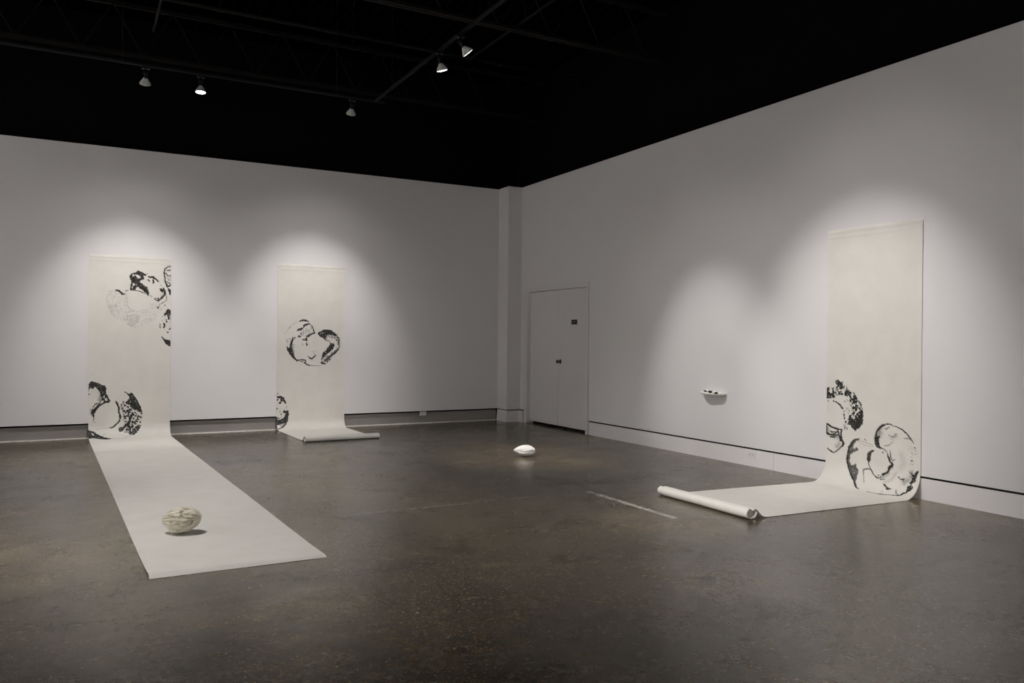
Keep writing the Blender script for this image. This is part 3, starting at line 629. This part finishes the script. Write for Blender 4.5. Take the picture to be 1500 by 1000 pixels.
 ["d",0.95,[[0.6312,2.1027,0.0088],[0.6022,2.3185,0.008],[0.9489,2.0221,0.0068],[0.957,2.0428,0.0045],[0.9574,2.079,0.0053],[0.9226,2.1394,0.0068],[0.9334,2.0422,0.003],[0.9094,2.0197,0.003],[0.9069,2.1583,0.003],[0.9728,2.0625,0.003],[0.804,2.3071,0.0085]]],
 ["p",0.95,[[0.9211,2.258],[0.9544,2.2747],[0.9631,2.2372],[0.9824,2.2235],[0.9707,2.2794],[0.9639,2.3245],[0.9379,2.344],[0.9207,2.3393],[0.9378,2.3139],[0.9411,2.2913]]],
 ["p",0.9,[[0.9157,2.3714],[0.9427,2.3586],[0.9583,2.3796],[0.9435,2.4166],[0.9221,2.4212]]],
 ["k",0.95,[[0.9252,2.4115,0.0161],[0.9312,2.4381,0.0135],[0.9017,2.4556,0.0141],[0.894,2.4811,0.0114],[0.8654,2.4976,0.0092],[0.7932,2.5098,0.0088],[0.6918,2.5286,0.0077],[0.5884,2.5265,0.0038]]],
 ["k",0.85,[[0.8207,2.3256,0.0077],[0.8577,2.312,0.0092],[0.8479,2.3363,0.0062]]],
 ["k",0.85,[[0.679,2.3906,0.0099],[0.718,2.4186,0.0119],[0.7447,2.4369,0.0174],[0.7642,2.4276,0.0102]]],
 ["k",0.7,[[0.6354,2.3566,0.0129],[0.6688,2.343,0.004]]],
 ["k",0.7,[[0.8199,2.4249,0.005],[0.847,2.4704,0.0074],[0.8706,2.4819,0.0077]]],
 ["k",0.4,[[0.7055,2.5028,0.0043],[0.7131,2.4663,0.0047]]],
],
}

# ------------------------------------------------------------------ paper scrolls
def seg_dist(U, V, a, b):
    ax, ay = a[:2]; bx, by = b[:2]
    dx, dy = bx - ax, by - ay; L = max(dx * dx + dy * dy, 1e-12)
    t = np.clip(((U - ax) * dx + (V - ay) * dy) / L, 0, 1)
    return np.hypot(U - ax - t * dx, V - ay - t * dy), t

def in_poly(U, V, pts):
    c = np.zeros(U.shape, bool); n = len(pts)
    for i in range(n):
        x1, y1 = pts[i]; x2, y2 = pts[(i + 1) % n]
        if y1 == y2: continue
        k = ((y1 > V) != (y2 > V)) & (U < (x2 - x1) * (V - y1) / (y2 - y1) + x1)
        c ^= k
    return c

def ink_field(U, V, ops, seed):
    """U, V metres on the sheet -> darkness 0..1 of the brushed and blotted ink"""
    Wu = (fbm(U * 60, V * 60, 0, seed, 3) - .5) * .030
    Wv = (fbm(U * 60, V * 60, 0, seed + 50, 3) - .5) * .030
    A, B = U + Wu, V + Wv
    C, E = U + Wu * .45, V + Wv * .45
    ink = np.zeros(U.shape)
    def sub(pts, m):
        xs = [p[0] for p in pts]; ys = [p[1] for p in pts]
        return (U > min(xs) - m) & (U < max(xs) + m) & (V > min(ys) - m) & (V < max(ys) + m)
    for o in ops:
        t = o[0]
        if t == 'w':
            k = sub(o[3], o[2] * 3); d = np.full(k.sum(), 9.0)
            P_ = o[3] if len(o[3]) > 1 else o[3] * 2
            for a, b in zip(P_, P_[1:]): d = np.minimum(d, seg_dist(A[k], B[k], a, b)[0])
            ink[k] = np.maximum(ink[k], o[1] * np.exp(-(d / (o[2] * .8)) ** 2))
        elif t == 'p':
            k = sub(o[2], .03); ins = in_poly(C[k], E[k], o[2])
            for a, b in zip(o[2], o[2][1:] + o[2][:1]):      # ragged bleeding rim
                ins |= seg_dist(C[k], E[k], a, b)[0] < .0035 + .009 * np.clip(vnoise(U[k] * 90, V[k] * 90, 0, seed + 31) - .45, 0, 1)
            hole = fbm(U[k] * 75, V[k] * 75, 0, seed + 9, 3)
            shade = o[1] * np.where(hole > .74, .3, 1.0) * (.92 + .16 * fbm(U[k] * 25, V[k] * 25, 0, seed + 3))
            ink[k] = np.where(ins, np.maximum(ink[k], np.minimum(shade, .97)), ink[k])
        elif t == 'e':
            k = sub(o[1], .03); ins = in_poly(C[k], E[k], o[1]); ink[k] = np.where(ins, 0.06, ink[k])
        elif t == 's':
            k = sub(o[4], .03); ins = in_poly(A[k], B[k], o[4]); f = 1 / o[3]
            n = .65 * vnoise(U[k] * f, V[k] * f, 0, seed + 21) + .35 * vnoise(U[k] * f * 2.6, V[k] * f * 2.6, 0, seed + 22)
            thr = np.quantile(n, 1 - o[2]) if n.size else 1
            ink[k] = np.where(ins, np.maximum(ink[k], o[1] * np.clip((n - thr) / .05, 0, 1)), ink[k])
        elif t == 'k':
            k = sub(o[2], .05); val = np.zeros(k.sum())
            for a, b in zip(o[2], o[2][1:]):
                d, tt = seg_dist(C[k], E[k], a, b)
                r = (a[2] + (b[2] - a[2]) * tt) * .62 * (.75 + .7 * vnoise(U[k] * 70, V[k] * 70, 0, seed + 41))
                r = np.maximum(r, .0024)
                val = np.maximum(val, np.clip((r - d) / .003 + .5, 0, 1))
            ink[k] = np.maximum(ink[k], val * o[1])
        elif t == 'd':
            for q in o[2]:
                k = sub([q], .06); d = np.hypot(C[k] - q[0], E[k] - q[1])
                ink[k] = np.maximum(ink[k], o[1] * np.clip((q[2] * .9 - d) / .003 + .5, 0, 1))
    return np.clip(ink * 1.1, 0, 1)

ZF = .003
def bend_profile(z0, d0, zc, rh, end):
    L1 = z0 - zc; acc = 0; px, pz = d0, zc
    pts = [(0, d0, z0), (L1, d0, zc)]
    for i in range(1, 401):
        a = PI / 2 * i / 400
        x, z = d0 + rh * (1 - math.cos(a)), ZF + (zc - ZF) * (1 - math.sin(a))
        acc += math.hypot(x - px, z - pz); pts.append((L1 + acc, x, z)); px, pz = x, z
    rest = end - d0 - rh
    pts.append((L1 + acc + rest, end, ZF))
    a = np.array(pts); return a[:, 0], a[:, 1], a[:, 2]

def smooth_path(pts, n):
    P_ = [Vector((a, b, 0)) for a, b in pts]; out = []
    m = len(P_) - 1
    for i in range(m):
        p0, p1, p2, p3 = P_[max(i - 1, 0)], P_[i], P_[i + 1], P_[min(i + 2, m)]
        for j in range(n):
            t = j / n
            out.append(.5 * ((2 * p1) + (-p0 + p2) * t + (2 * p0 - 5 * p1 + 4 * p2 - p3) * t * t + (-p0 + 3 * p1 - 3 * p2 + p3) * t ** 3))
    out.append(P_[-1]); return [(v.x, v.y) for v in out]

def scroll(name, key, axis, z0, d0, zc, rh, l0, l1, r0, r1, end, label, roll=None, seed=1, curl=False):
    sT, dT, zT = bend_profile(z0, d0, zc, rh, end)
    dense = np.arange(0, 2.68, .0045)
    tail = np.linspace(2.68, sT[-1], max(6, int((sT[-1] - 2.68) / .03)))
    s = np.concatenate([dense[:-1], tail])
    u = np.linspace(0, 1, 211)
    d = np.interp(s, sT, dT); z = np.interp(s, sT, zT)
    Lf, Rf = l0 + l1 * d, r0 + r1 * d
    U, Sg = np.meshgrid(u, s)
    c = Lf[:, None] + (Rf - Lf)[:, None] * U
    wid = abs(r0 - l0)
    # gentle waves: hanging paper billows a few millimetres, the floor part lies nearly flat
    Um = U * wid
    wave = (fbm(Um * 2.2, Sg * 1.3, 0, seed, 2) - .5) * .007 + (fbm((Um + Sg) * 5, (Um - Sg) * 5, 0, seed + 4, 2) - .5) * .003
    wave += .0022 * np.sin((Um * 1.2 + Sg * 7.0) * 3) * np.exp(-Sg * 4)          # pulled creases from the hanging edge
    wave += .0018 * np.exp(-((Sg - .075) / .012) ** 2) + .0022 * np.exp(-((Sg - .03) / .012) ** 2)   # hem
    hang = np.clip((zc - .0 - 0) * 0 + (z[:, None] - .02) / .1, 0, 1)
    Dd = d[:, None] + wave * hang + .003 * hang
    Zz = z[:, None] + (1 - hang) * (.003 * fbm(Um * 2.5, Sg * 1.4, 0, seed + 11, 2)) * np.clip((Sg - 2.3) * 2, 0, 1)
    if curl:      # the loose end: lifted a little, its lip folded down
        e = sT[-1] - Sg
        Zz = Zz + .020 * np.clip(1 - e / .55, 0, 1) ** 2 * (1 - .55 * U)
        lip = np.clip(1 - e / .022, 0, 1)
        Zz = Zz - lip * (Zz - .002)
    Z = np.zeros_like(c)
    P_ = np.stack([c, -Dd, Zz], -1) if axis == 'x' else np.stack([-Dd, c, Zz], -1)
    if roll:      # the sheet climbs onto its roll
        cx, k = roll
        up = [(cx - x * k, zz * k) for x, zz in ((.17, .004), (.125, .010), (.095, .028), (.070, .055), (.045, .074), (.026, .074))]
        up = smooth_path(up, 8)
        rows = []
        for (dd, zz) in up:
            l_, r_ = l0 + l1 * dd, r0 + r1 * dd
            cc = l_ + (r_ - l_) * u
            zr = np.full_like(u, zz + .001)
            rows.append(np.stack([cc, np.full_like(u, -dd), zr], -1) if axis == 'x' else np.stack([np.full_like(u, -dd), cc, zr], -1))
        keep = d < cx - .17 * k - .012
        P_ = np.concatenate([P_[keep], np.array(rows)], 0)
        U = U[keep]; Sg = Sg[keep]
        nextra = len(rows)
    else: nextra = 0
    base = np.array([(l0 + r0) / 2, 0, 0]) if axis == 'x' else np.array([0, (l0 + r0) / 2, 0])
    me = grid_mesh(name, P_ - base)
    dense_ink = ink_field(U * wid, Sg, INK[key], seed * 13 + 5)
    full = np.zeros(P_.shape[:2]); full[:len(dense_ink)] = dense_ink
    at = me.attributes.new('ink', 'FLOAT', 'POINT')
    at.data.foreach_set('value', full.reshape(-1).astype(np.float32))
    o = link(name, me, PAPER, None, tuple(base))
    tag(o, label, 'scroll')
    if roll:
        cx, k = roll
        # cross-section, x toward the room: crest, notch, round lobe, back under, second turn inside
        pts = [(-.026, .074), (-.012, .066), (-.002, .070), (.014, .081), (.034, .080), (.052, .064), (.057, .043), (.050, .020), (.030, .005),
               (.0, .002), (-.028, .005), (-.047, .022), (-.052, .044), (-.045, .062), (-.028, .067), (-.010, .062), (.006, .067), (.026, .073), (.044, .062),
               (.051, .043), (.045, .022), (.028, .009), (.0, .006), (-.026, .010), (-.042, .026), (-.046, .046), (-.034, .060)]
        path = smooth_path(pts, 7)
        rows = []
        uu = np.linspace(0, 1, 41)
        for i, (xx, zz) in enumerate(path):
            dd = cx + xx * k
            l_, r_ = l0 + l1 * cx, r0 + r1 * cx
            cc = l_ + (r_ - l_) * uu
            # toward the far end the section closes to a plain circle
            ang = math.atan2(zz - .041, xx); rad = math.hypot(xx, zz - .041)
            f = (uu if axis == 'y' else 1 - uu) ** .5 * .8 + .2
            f = np.clip(f, 0, 1); target = min(rad, .0415) if i < 100 else rad
            rr = target + (rad - target) * f
            wob = .0006 * np.sin(uu * 9 + i * .12)
            X_ = cx + (rr + wob) * math.cos(ang) * k; Z_ = (.0425 + (rr + wob) * math.sin(ang)) * k
            X_ = np.where(f > .999, dd, X_); Z_ = np.maximum(Z_, .0012)
            rows.append(np.stack([cc, -X_, Z_], -1) if axis == 'x' else np.stack([-X_, cc, Z_], -1))
        me2 = grid_mesh('rolled_end', np.array(rows) - base)
        re_ = link('rolled_end', me2, PAPER, o)
        # the tightly wound inner layers, set back a little from the rim at both ends
        R_ = np.array(rows) - base
        inner = R_[-7 * 9:, :, :]
        m0 = inner[:, :, :].mean(0, keepdims=True)
        core = m0 + (inner - m0) * .95
        bm = bmesh.new()
        ra = [bm.verts.new(core[i, 1]) for i in range(core.shape[0])]; rb = [bm.verts.new(core[i, -2]) for i in range(core.shape[0])]
        n_ = len(ra)
        for i in range(n_): bm.faces.new((ra[i], ra[(i + 1) % n_], rb[(i + 1) % n_], rb[i]))
        bm.faces.new(ra[::-1]); bm.faces.new(rb)
        bmesh.ops.recalc_face_normals(bm, faces=bm.faces)
        bm_obj('inner_layers', bm, PAPER, re_)
    return o

scroll('paper_scroll', 'L', 'x', 2.462, 0.006, .20, .20, -6.383, .0331, -5.383, .0350, 7.09,
       'tall ink-painted paper scroll at far left whose long blank end runs across the floor', None, 3, True)
scroll('paper_scroll', 'M', 'x', 2.465, 0.006, .16, .15, -3.928, .030, -2.910, .028, 1.50,
       'ink-painted paper scroll on the back wall with one heart-shaped drawing, rolled up at its foot', (1.495, .90), 5)
scroll('paper_scroll', 'R', 'y', 2.468, 0.006, .24, .19, -6.572, .085, -7.578, .045, 1.93,
       'ink-painted paper scroll on the right wall, drawings low down, its end rolled up', (1.93, .98), 8)

# ------------------------------------------------------------------ carved pits
def pit(name, loc, size, rotz, mat, label, cat, seed, ridges, depth, tip=.35, blunt=.0, tilt=0.0, coarse=1.0, holes=0, band=0.0, warp=11, sharp=1.5, lean=0.0, keel=0.0):
    n, m = 260, 360
    t = np.linspace(0.004, .996, n)[:, None] * np.ones((1, m)); a = np.linspace(0, 2 * PI, m, endpoint=False)[None, :] * np.ones((n, 1))
    x = -np.cos(t * PI)                                   # -1 pointed end .. 1 blunt end
    r = np.sqrt(np.clip(1 - x * x, 0, 1))
    r = r * (1 - tip * np.clip(-x, 0, 1) ** 1.6) * (1 + .10 * np.clip(x, 0, 1))
    if blunt: r = np.where(x > .9, r * (1 + blunt), r)
    ca, sa = np.cos(a), np.sin(a)
    # long wandering ridges running from end to end, folded by noise
    wv = fbm(x * 2.0 * coarse + 5, ca * 1.3 + 3, sa * 1.3 + 7, seed, 3)
    ph = a * ridges / 2 + (wv - .5) * warp + x * 1.2
    rd = 1 - np.abs(np.sin(ph)); rd = rd ** sharp
    rn = fbm(x * 1.6 + 9, ca * 6 * coarse, sa * 6 * coarse, seed + 5, 3)
    crease = np.clip(1 - np.abs(rn - .5) / .045, 0, 1)
    disp = -depth * (.55 * rd + .9 * crease) + (fbm(x * 3, ca * 2.2, sa * 2.2, seed + 2, 3) - .5) * .26
    stain = np.zeros_like(disp)
    rng = random.Random(seed)
    for _ in range(holes):
        hx, ha = rng.uniform(-.75, .85), rng.uniform(0, 2 * PI)
        w1, w2 = rng.uniform(.05, .14), rng.uniform(.10, .24)
        da = np.abs((a - ha + PI) % (2 * PI) - PI)
        g = np.exp(-((x - hx) / w1) ** 2 - (da / w2) ** 2)
        disp -= g * rng.uniform(.10, .2)
        if rng.random() < .35: stain = np.maximum(stain, g * rng.uniform(.4, .9))
    if band: disp += band * np.exp(-((sa + .35) / .10) ** 2) * (1 - x * x)
    r2 = r * (1 + disp)
    X = x * size[0] * (1 + .02 * np.sin(a * 3)); Y = r2 * ca * size[1]; Z = r2 * sa * size[2]
    low = np.clip(-Z / size[2], 0, 1)
    X = X - lean * size[0] * low ** 1.4
    Z = np.where(Z < 0, Z * (1 + keel), Z)
    P_ = np.stack([X, Y, Z], -1)
    ct, st = math.cos(tilt), math.sin(tilt); cz, sz = math.cos(rotz), math.sin(rotz)
    P_ = np.stack([P_[..., 0] * ct - P_[..., 2] * st, P_[..., 1], P_[..., 0] * st + P_[..., 2] * ct], -1)
    P_ = np.stack([P_[..., 0] * cz - P_[..., 1] * sz, P_[..., 0] * sz + P_[..., 1] * cz, P_[..., 2]], -1)
    P_[..., 2] -= P_[..., 2].min()
    me = grid_mesh(name, P_, True)
    # close the two ends
    bm = bmesh.new(); bm.from_mesh(me); bmesh.ops.holes_fill(bm, edges=[e for e in bm.edges if e.is_boundary]); bm.to_mesh(me); bm.free()
    for p in me.polygons: p.use_smooth = True
    at = me.attributes.new('ink', 'FLOAT', 'POINT')
    vals = np.zeros(len(me.vertices), np.float32); vals[:n * m] = stain.reshape(-1); at.data.foreach_set('value', vals)
    o = link(name, me, mat, None, loc); tag(o, label, cat); return o
pit('carved_pit', (-5.870, -6.055, .0055), (.134, .098, .083), -.498, CLAY,
    'beige wrinkled clay peach-pit sculpture lying on the long white paper strip', 'sculpture', 12, 20, .20, .42, .0, .0, 1.0, 24, 0.0, 5.0, 2.6, .30, .18)
pit('carved_pit', (-1.885, -3.835, .0), (.127, .085, .064), -.46, PORC,
    'small white porcelain pit sculpture alone on the bare concrete floor', 'sculpture', 31, 22, .035, .50, .35, -.03, .8, 0, .14)

# half pit on the wall: a thin half-oval shell with a lumpy back and black hollows
def wall_pit():
    n, m = 60, 121
    rho = np.linspace(0, 1, n)[:, None] * np.ones((1, m)); th = np.linspace(0, PI, m)[None, :] * np.ones((n, 1))
    yy = rho * np.sign(np.cos(th)) * np.abs(np.cos(th)) ** .8 * .190; xx = -rho * np.sin(th).clip(0, 1) ** .62 * .118
    xx = xx * (1 + .05 * np.sin(th * 5 + 1) * rho); yy = yy * (1 + .02 * np.sin(th * 7) * rho)
    edge = np.clip((1 - rho) / .08, 0, 1) ** .5
    ridge = np.exp(-((rho - .62) / .20) ** 2) * (.5 + .5 * np.sin(th * 6.3 + .8)) * np.clip((th - .15) / .5, 0, 1)
    top = .006 + .010 * edge + .024 * ridge * np.clip(1.5 - np.abs(th - PI * .38) / 1.1, 0, 1) + .004 * fbm(xx * 40, yy * 40, 0, 3)
    bot = -.022 + .020 * (1 - np.sqrt(np.clip(1 - rho ** 4, 0, 1))) + .003 * fbm(xx * 30, yy * 30, 0, 7)
    T = np.stack([xx, yy, top], -1); Bm = np.stack([xx, yy, np.minimum(bot, top - .002)], -1)
    P_ = np.concatenate([T, Bm[::-1]], 0)
    me = grid_mesh('wall_pit', P_)
    bm = bmesh.new(); bm.from_mesh(me); bmesh.ops.remove_doubles(bm, verts=bm.verts, dist=1e-5)
    bmesh.ops.holes_fill(bm, edges=[e for e in bm.edges if e.is_boundary]); bm.to_mesh(me); bm.free()
    for p in me.polygons: p.use_smooth = True
    o = link('carved_half_pit', me, PORC, None, (0, -4.988, .766))
    tag(o, 'white half pit sculpture mounted like a small shelf on the right wall', 'sculpture')
    for (px, py, pz, sx, sy, sz, rr) in ((-.104, .045, .024, .012, .030, .013, .25), (-.108, -.035, .023, .014, .042, .014, .05), (-.100, -.125, .015, .012, .034, .011, -.25)):
        bm = bmesh.new(); bmesh.ops.create_icosphere(bm, subdivisions=4, radius=1)
        for v in bm.verts:
            c = v.co.copy(); k = 1 + .25 * math.sin(c.y * 4 + px * 40) * .5 + .12 * math.sin(c.z * 5 + c.y * 3)
            v.co = Vector((px + c.x * sx, py + c.y * sy * k, pz + c.z * sz * k + c.y * sy * rr * .4))
        h = bm_obj('hollow', bm, INKM, o, True); h['label'] = 'glossy black hollow'
wall_pit()

# ------------------------------------------------------------------ lighting tracks
def track(name, a, b, label):
    a, b = Vector(a), Vector(b); d = (b - a).normalized(); side = d.cross(Vector((0, 0, 1)))
    bm = bmesh.new()
    def bar(w0, w1, z0, z1):
        vs = []
        for p in (a, b):
            for s_, z_ in ((w0, z0), (w1, z0), (w1, z1), (w0, z1)): vs.append(bm.verts.new(p + side * s_ + Vector((0, 0, z_))))
        for i in range(4): bm.faces.new((vs[i], vs[(i + 1) % 4], vs[4 + (i + 1) % 4], vs[4 + i]))
        bm.faces.new(vs[3::-1]); bm.faces.new(vs[4:])
    bar(-.017, .017, .009, .024); bar(-.017, -.008, 0, .009); bar(.008, .017, 0, .009)
    bmesh.ops.recalc_face_normals(bm, faces=bm.faces)
    o = bm_obj(name, bm, BLACKM); tag(o, label, 'lighting track')
    L = (b - a).length; k = 0.6
    while k < L:
        bm = bmesh.new(); p = a + d * k
        lathe(bm, [(.004, p.z + .024), (.004, ZC + .03)], 8, Matrix.Translation((p.x, p.y, 0)))
        bm_obj('hanger_rod', bm, BLACKM, o); k += 2.4
track('track_rail', (XL, -2.2, TZ), (-3.07, -2.2, TZ), 'long thin black lighting track running across the ceiling along the back wall')
track('track_rail', (-3.2, -2.235, TZ), (-3.2, YF, TZ), 'lighting track slanting up to the right from the end of the long track')
track('track_rail', (-6.9, -4.3, TZ), (-6.9, YF, TZ), 'lighting track beyond the top edge of the picture, added to carry unseen spotlights')  # rail added only to hold the unseen lamps

LENSN = 0
def fixture(x, y, aim, watts, cone, label, group=None):
    J = Vector((x, y, TZ - .080)); A = Vector(aim)
    r = empty('track_spotlight', (x, y, TZ)); tag(r, label, 'spotlight', group)
    bm = bmesh.new(); add_box(bm, (-.045, -.016, -.030), (.045, .016, -.001), .003); bm_obj('track_adapter', bm, BLACKM, r)
    for sx in (-.026, .026):
        bm = bmesh.new(); lathe(bm, [(.006, -.034), (.007, -.030)], 12, Matrix.Translation((sx, 0, 0))); bm_obj('contact_screw', bm, GLINT, r, True)
    for sx in (-.022, .022):
        bm = bmesh.new(); add_box(bm, (sx - .002, -.008, -.095), (sx + .002, .008, -.028)); bm_obj('yoke_arm', bm, BLACKM, r)
    d = (A - J).normalized(); q = d.to_track_quat('Z', 'Y').to_matrix().to_4x4()
    M = Matrix.Translation((0, 0, -.080)) @ q
    bm = bmesh.new(); lathe(bm, [(.012, -.016), (.018, -.012), (.019, .008), (.016, .012), (.019, .016), (.019, .026), (.016, .030), (.019, .034), (.019, .050)], 28, M)
    bm_obj('lamp_socket', bm, BLACKM, r, True)
    bm = bmesh.new(); lathe(bm, [(.017, .046), (.023, .051), (.029, .062), (.042, .082), (.055, .102), (.060, .113), (.0605, .120), (.057, .123)], 64, M, -.05, 1)
    b = bm_obj('lamp_bulb', bm, BULB, r, False)
    bm = bmesh.new(); lathe(bm, [(.0545, .1225), (.050, .1238), (.030, .1244)], 40, M)
    bm_obj('lens', bm, LENS, b, True)
    ld = D.lights.new('spot_beam', 'SPOT'); ld.energy = watts; ld.spot_size = math.radians(cone); ld.spot_blend = 1.0
    ld.spot_blend = .9; ld.shadow_soft_size = .045; ld.color = LAMP_COL
    l2 = D.lights.new('spot_spill', 'SPOT'); l2.energy = watts * .18; l2.spot_size = math.radians(min(cone + 34, 120)); l2.spot_blend = 1.0
    l2.shadow_soft_size = .045; l2.color = LAMP_COL
    for nm, dd in (('spot_beam', ld), ('spot_spill', l2)):      # flood lamp: a main beam and its softer spill
        lo = D.objects.new(nm, dd); COL.objects.link(lo); lo.parent = r
        lo.matrix_local = Matrix.Translation(Vector((0, 0, -.080)) + d * .19) @ d.to_track_quat('-Z', 'Y').to_matrix().to_4x4()
for (x, y), aim, wt, cone, label in SPOTS: fixture(x, y, aim, wt, cone, label)
for (x, y), aim, wt, cone in SPOTS_OFF:
    fixture(x, y, aim, wt, cone, 'unseen spotlight beyond the picture, from a set partly added for bounce light', 'spotlights out of the picture')

# ------------------------------------------------------------------ services under the black ceiling
def pipe(name, a, b, r, label, cat, joints=()):
    a, b = Vector(a), Vector(b); d = b - a
    M = Matrix.Translation(a) @ d.to_track_quat('Z', 'Y').to_matrix().to_4x4()
    bm = bmesh.new(); lathe(bm, [(r, 0), (r, d.length)], 20, M)
    o = bm_obj(name, bm, PIPE, None, True); tag(o, label, cat)
    for j in joints:
        bm = bmesh.new(); lathe(bm, [(r * 1.15, j - .04), (r * 1.3, j - .035), (r * 1.3, j + .035), (r * 1.15, j + .04)], 20, M); bm_obj('coupling', bm, PIPE, o, True)
        p = a + d.normalized() * j
        bm = bmesh.new(); lathe(bm, [(.006, p.z + r * .9), (.006, ZC + .02)], 8, Matrix.Translation((p.x, p.y, 0))); bm_obj('hanger', bm, PIPE, o)
pipe('ceiling_pipe', (XL, -2.67, 5.0), (-.3, -2.67, 5.0), .024, 'thicker dark pipe running high under the ceiling behind the slanting track', 'pipe', (4.5, 6.35, 7.6, 9.4))
pipe('ceiling_pipe', (XL, -2.24, 5.0), (-2.2, -2.24, 5.0), .010, 'thin dark pipe running just below and beside the thicker ceiling pipe', 'pipe', (5.0, 8.0))
pipe('ceiling_conduit', (-2.075, -2.6, 5.0), (-2.075, YF, 5.0), .014, 'dark straight conduit passing right of the two glowing spotlights', 'conduit', (1.5, 3.6))
pipe('ceiling_conduit', (-5.83, -2.75, 4.6), (-5.83, YF, 4.6), .012, 'short dark conduit dropping from the top edge near the left corner', 'conduit', (1.2,))
def joist(y, label):
    bm = bmesh.new()
    for z in (4.93, 5.55):
        add_box(bm, (XL, y - .05, z), (.1, y - .008, z + .035)); add_box(bm, (XL, y + .008, z), (.1, y + .05, z + .035))
    o = bm_obj('roof_joist', bm, PIPE); tag(o, label, 'joist')
    bm = bmesh.new(); x = XL + .1; up = True
    while x < -.1:
        p, q = Vector((x, y, 4.95 if up else 5.57)), Vector((x + .35, y, 5.57 if up else 4.95))
        d = q - p; lathe(bm, [(.008, 0), (.008, d.length)], 8, Matrix.Translation(p) @ d.to_track_quat('Z', 'Y').to_matrix().to_4x4())
        x += .35; up = not up
    w_ = bm_obj('web', bm, PIPE, o)
joist(-.75, 'dark open-web roof joist nearest the back wall, barely visible in the black ceiling')
joist(-3.9, 'dark open-web roof joist above the pair of glowing spotlights')
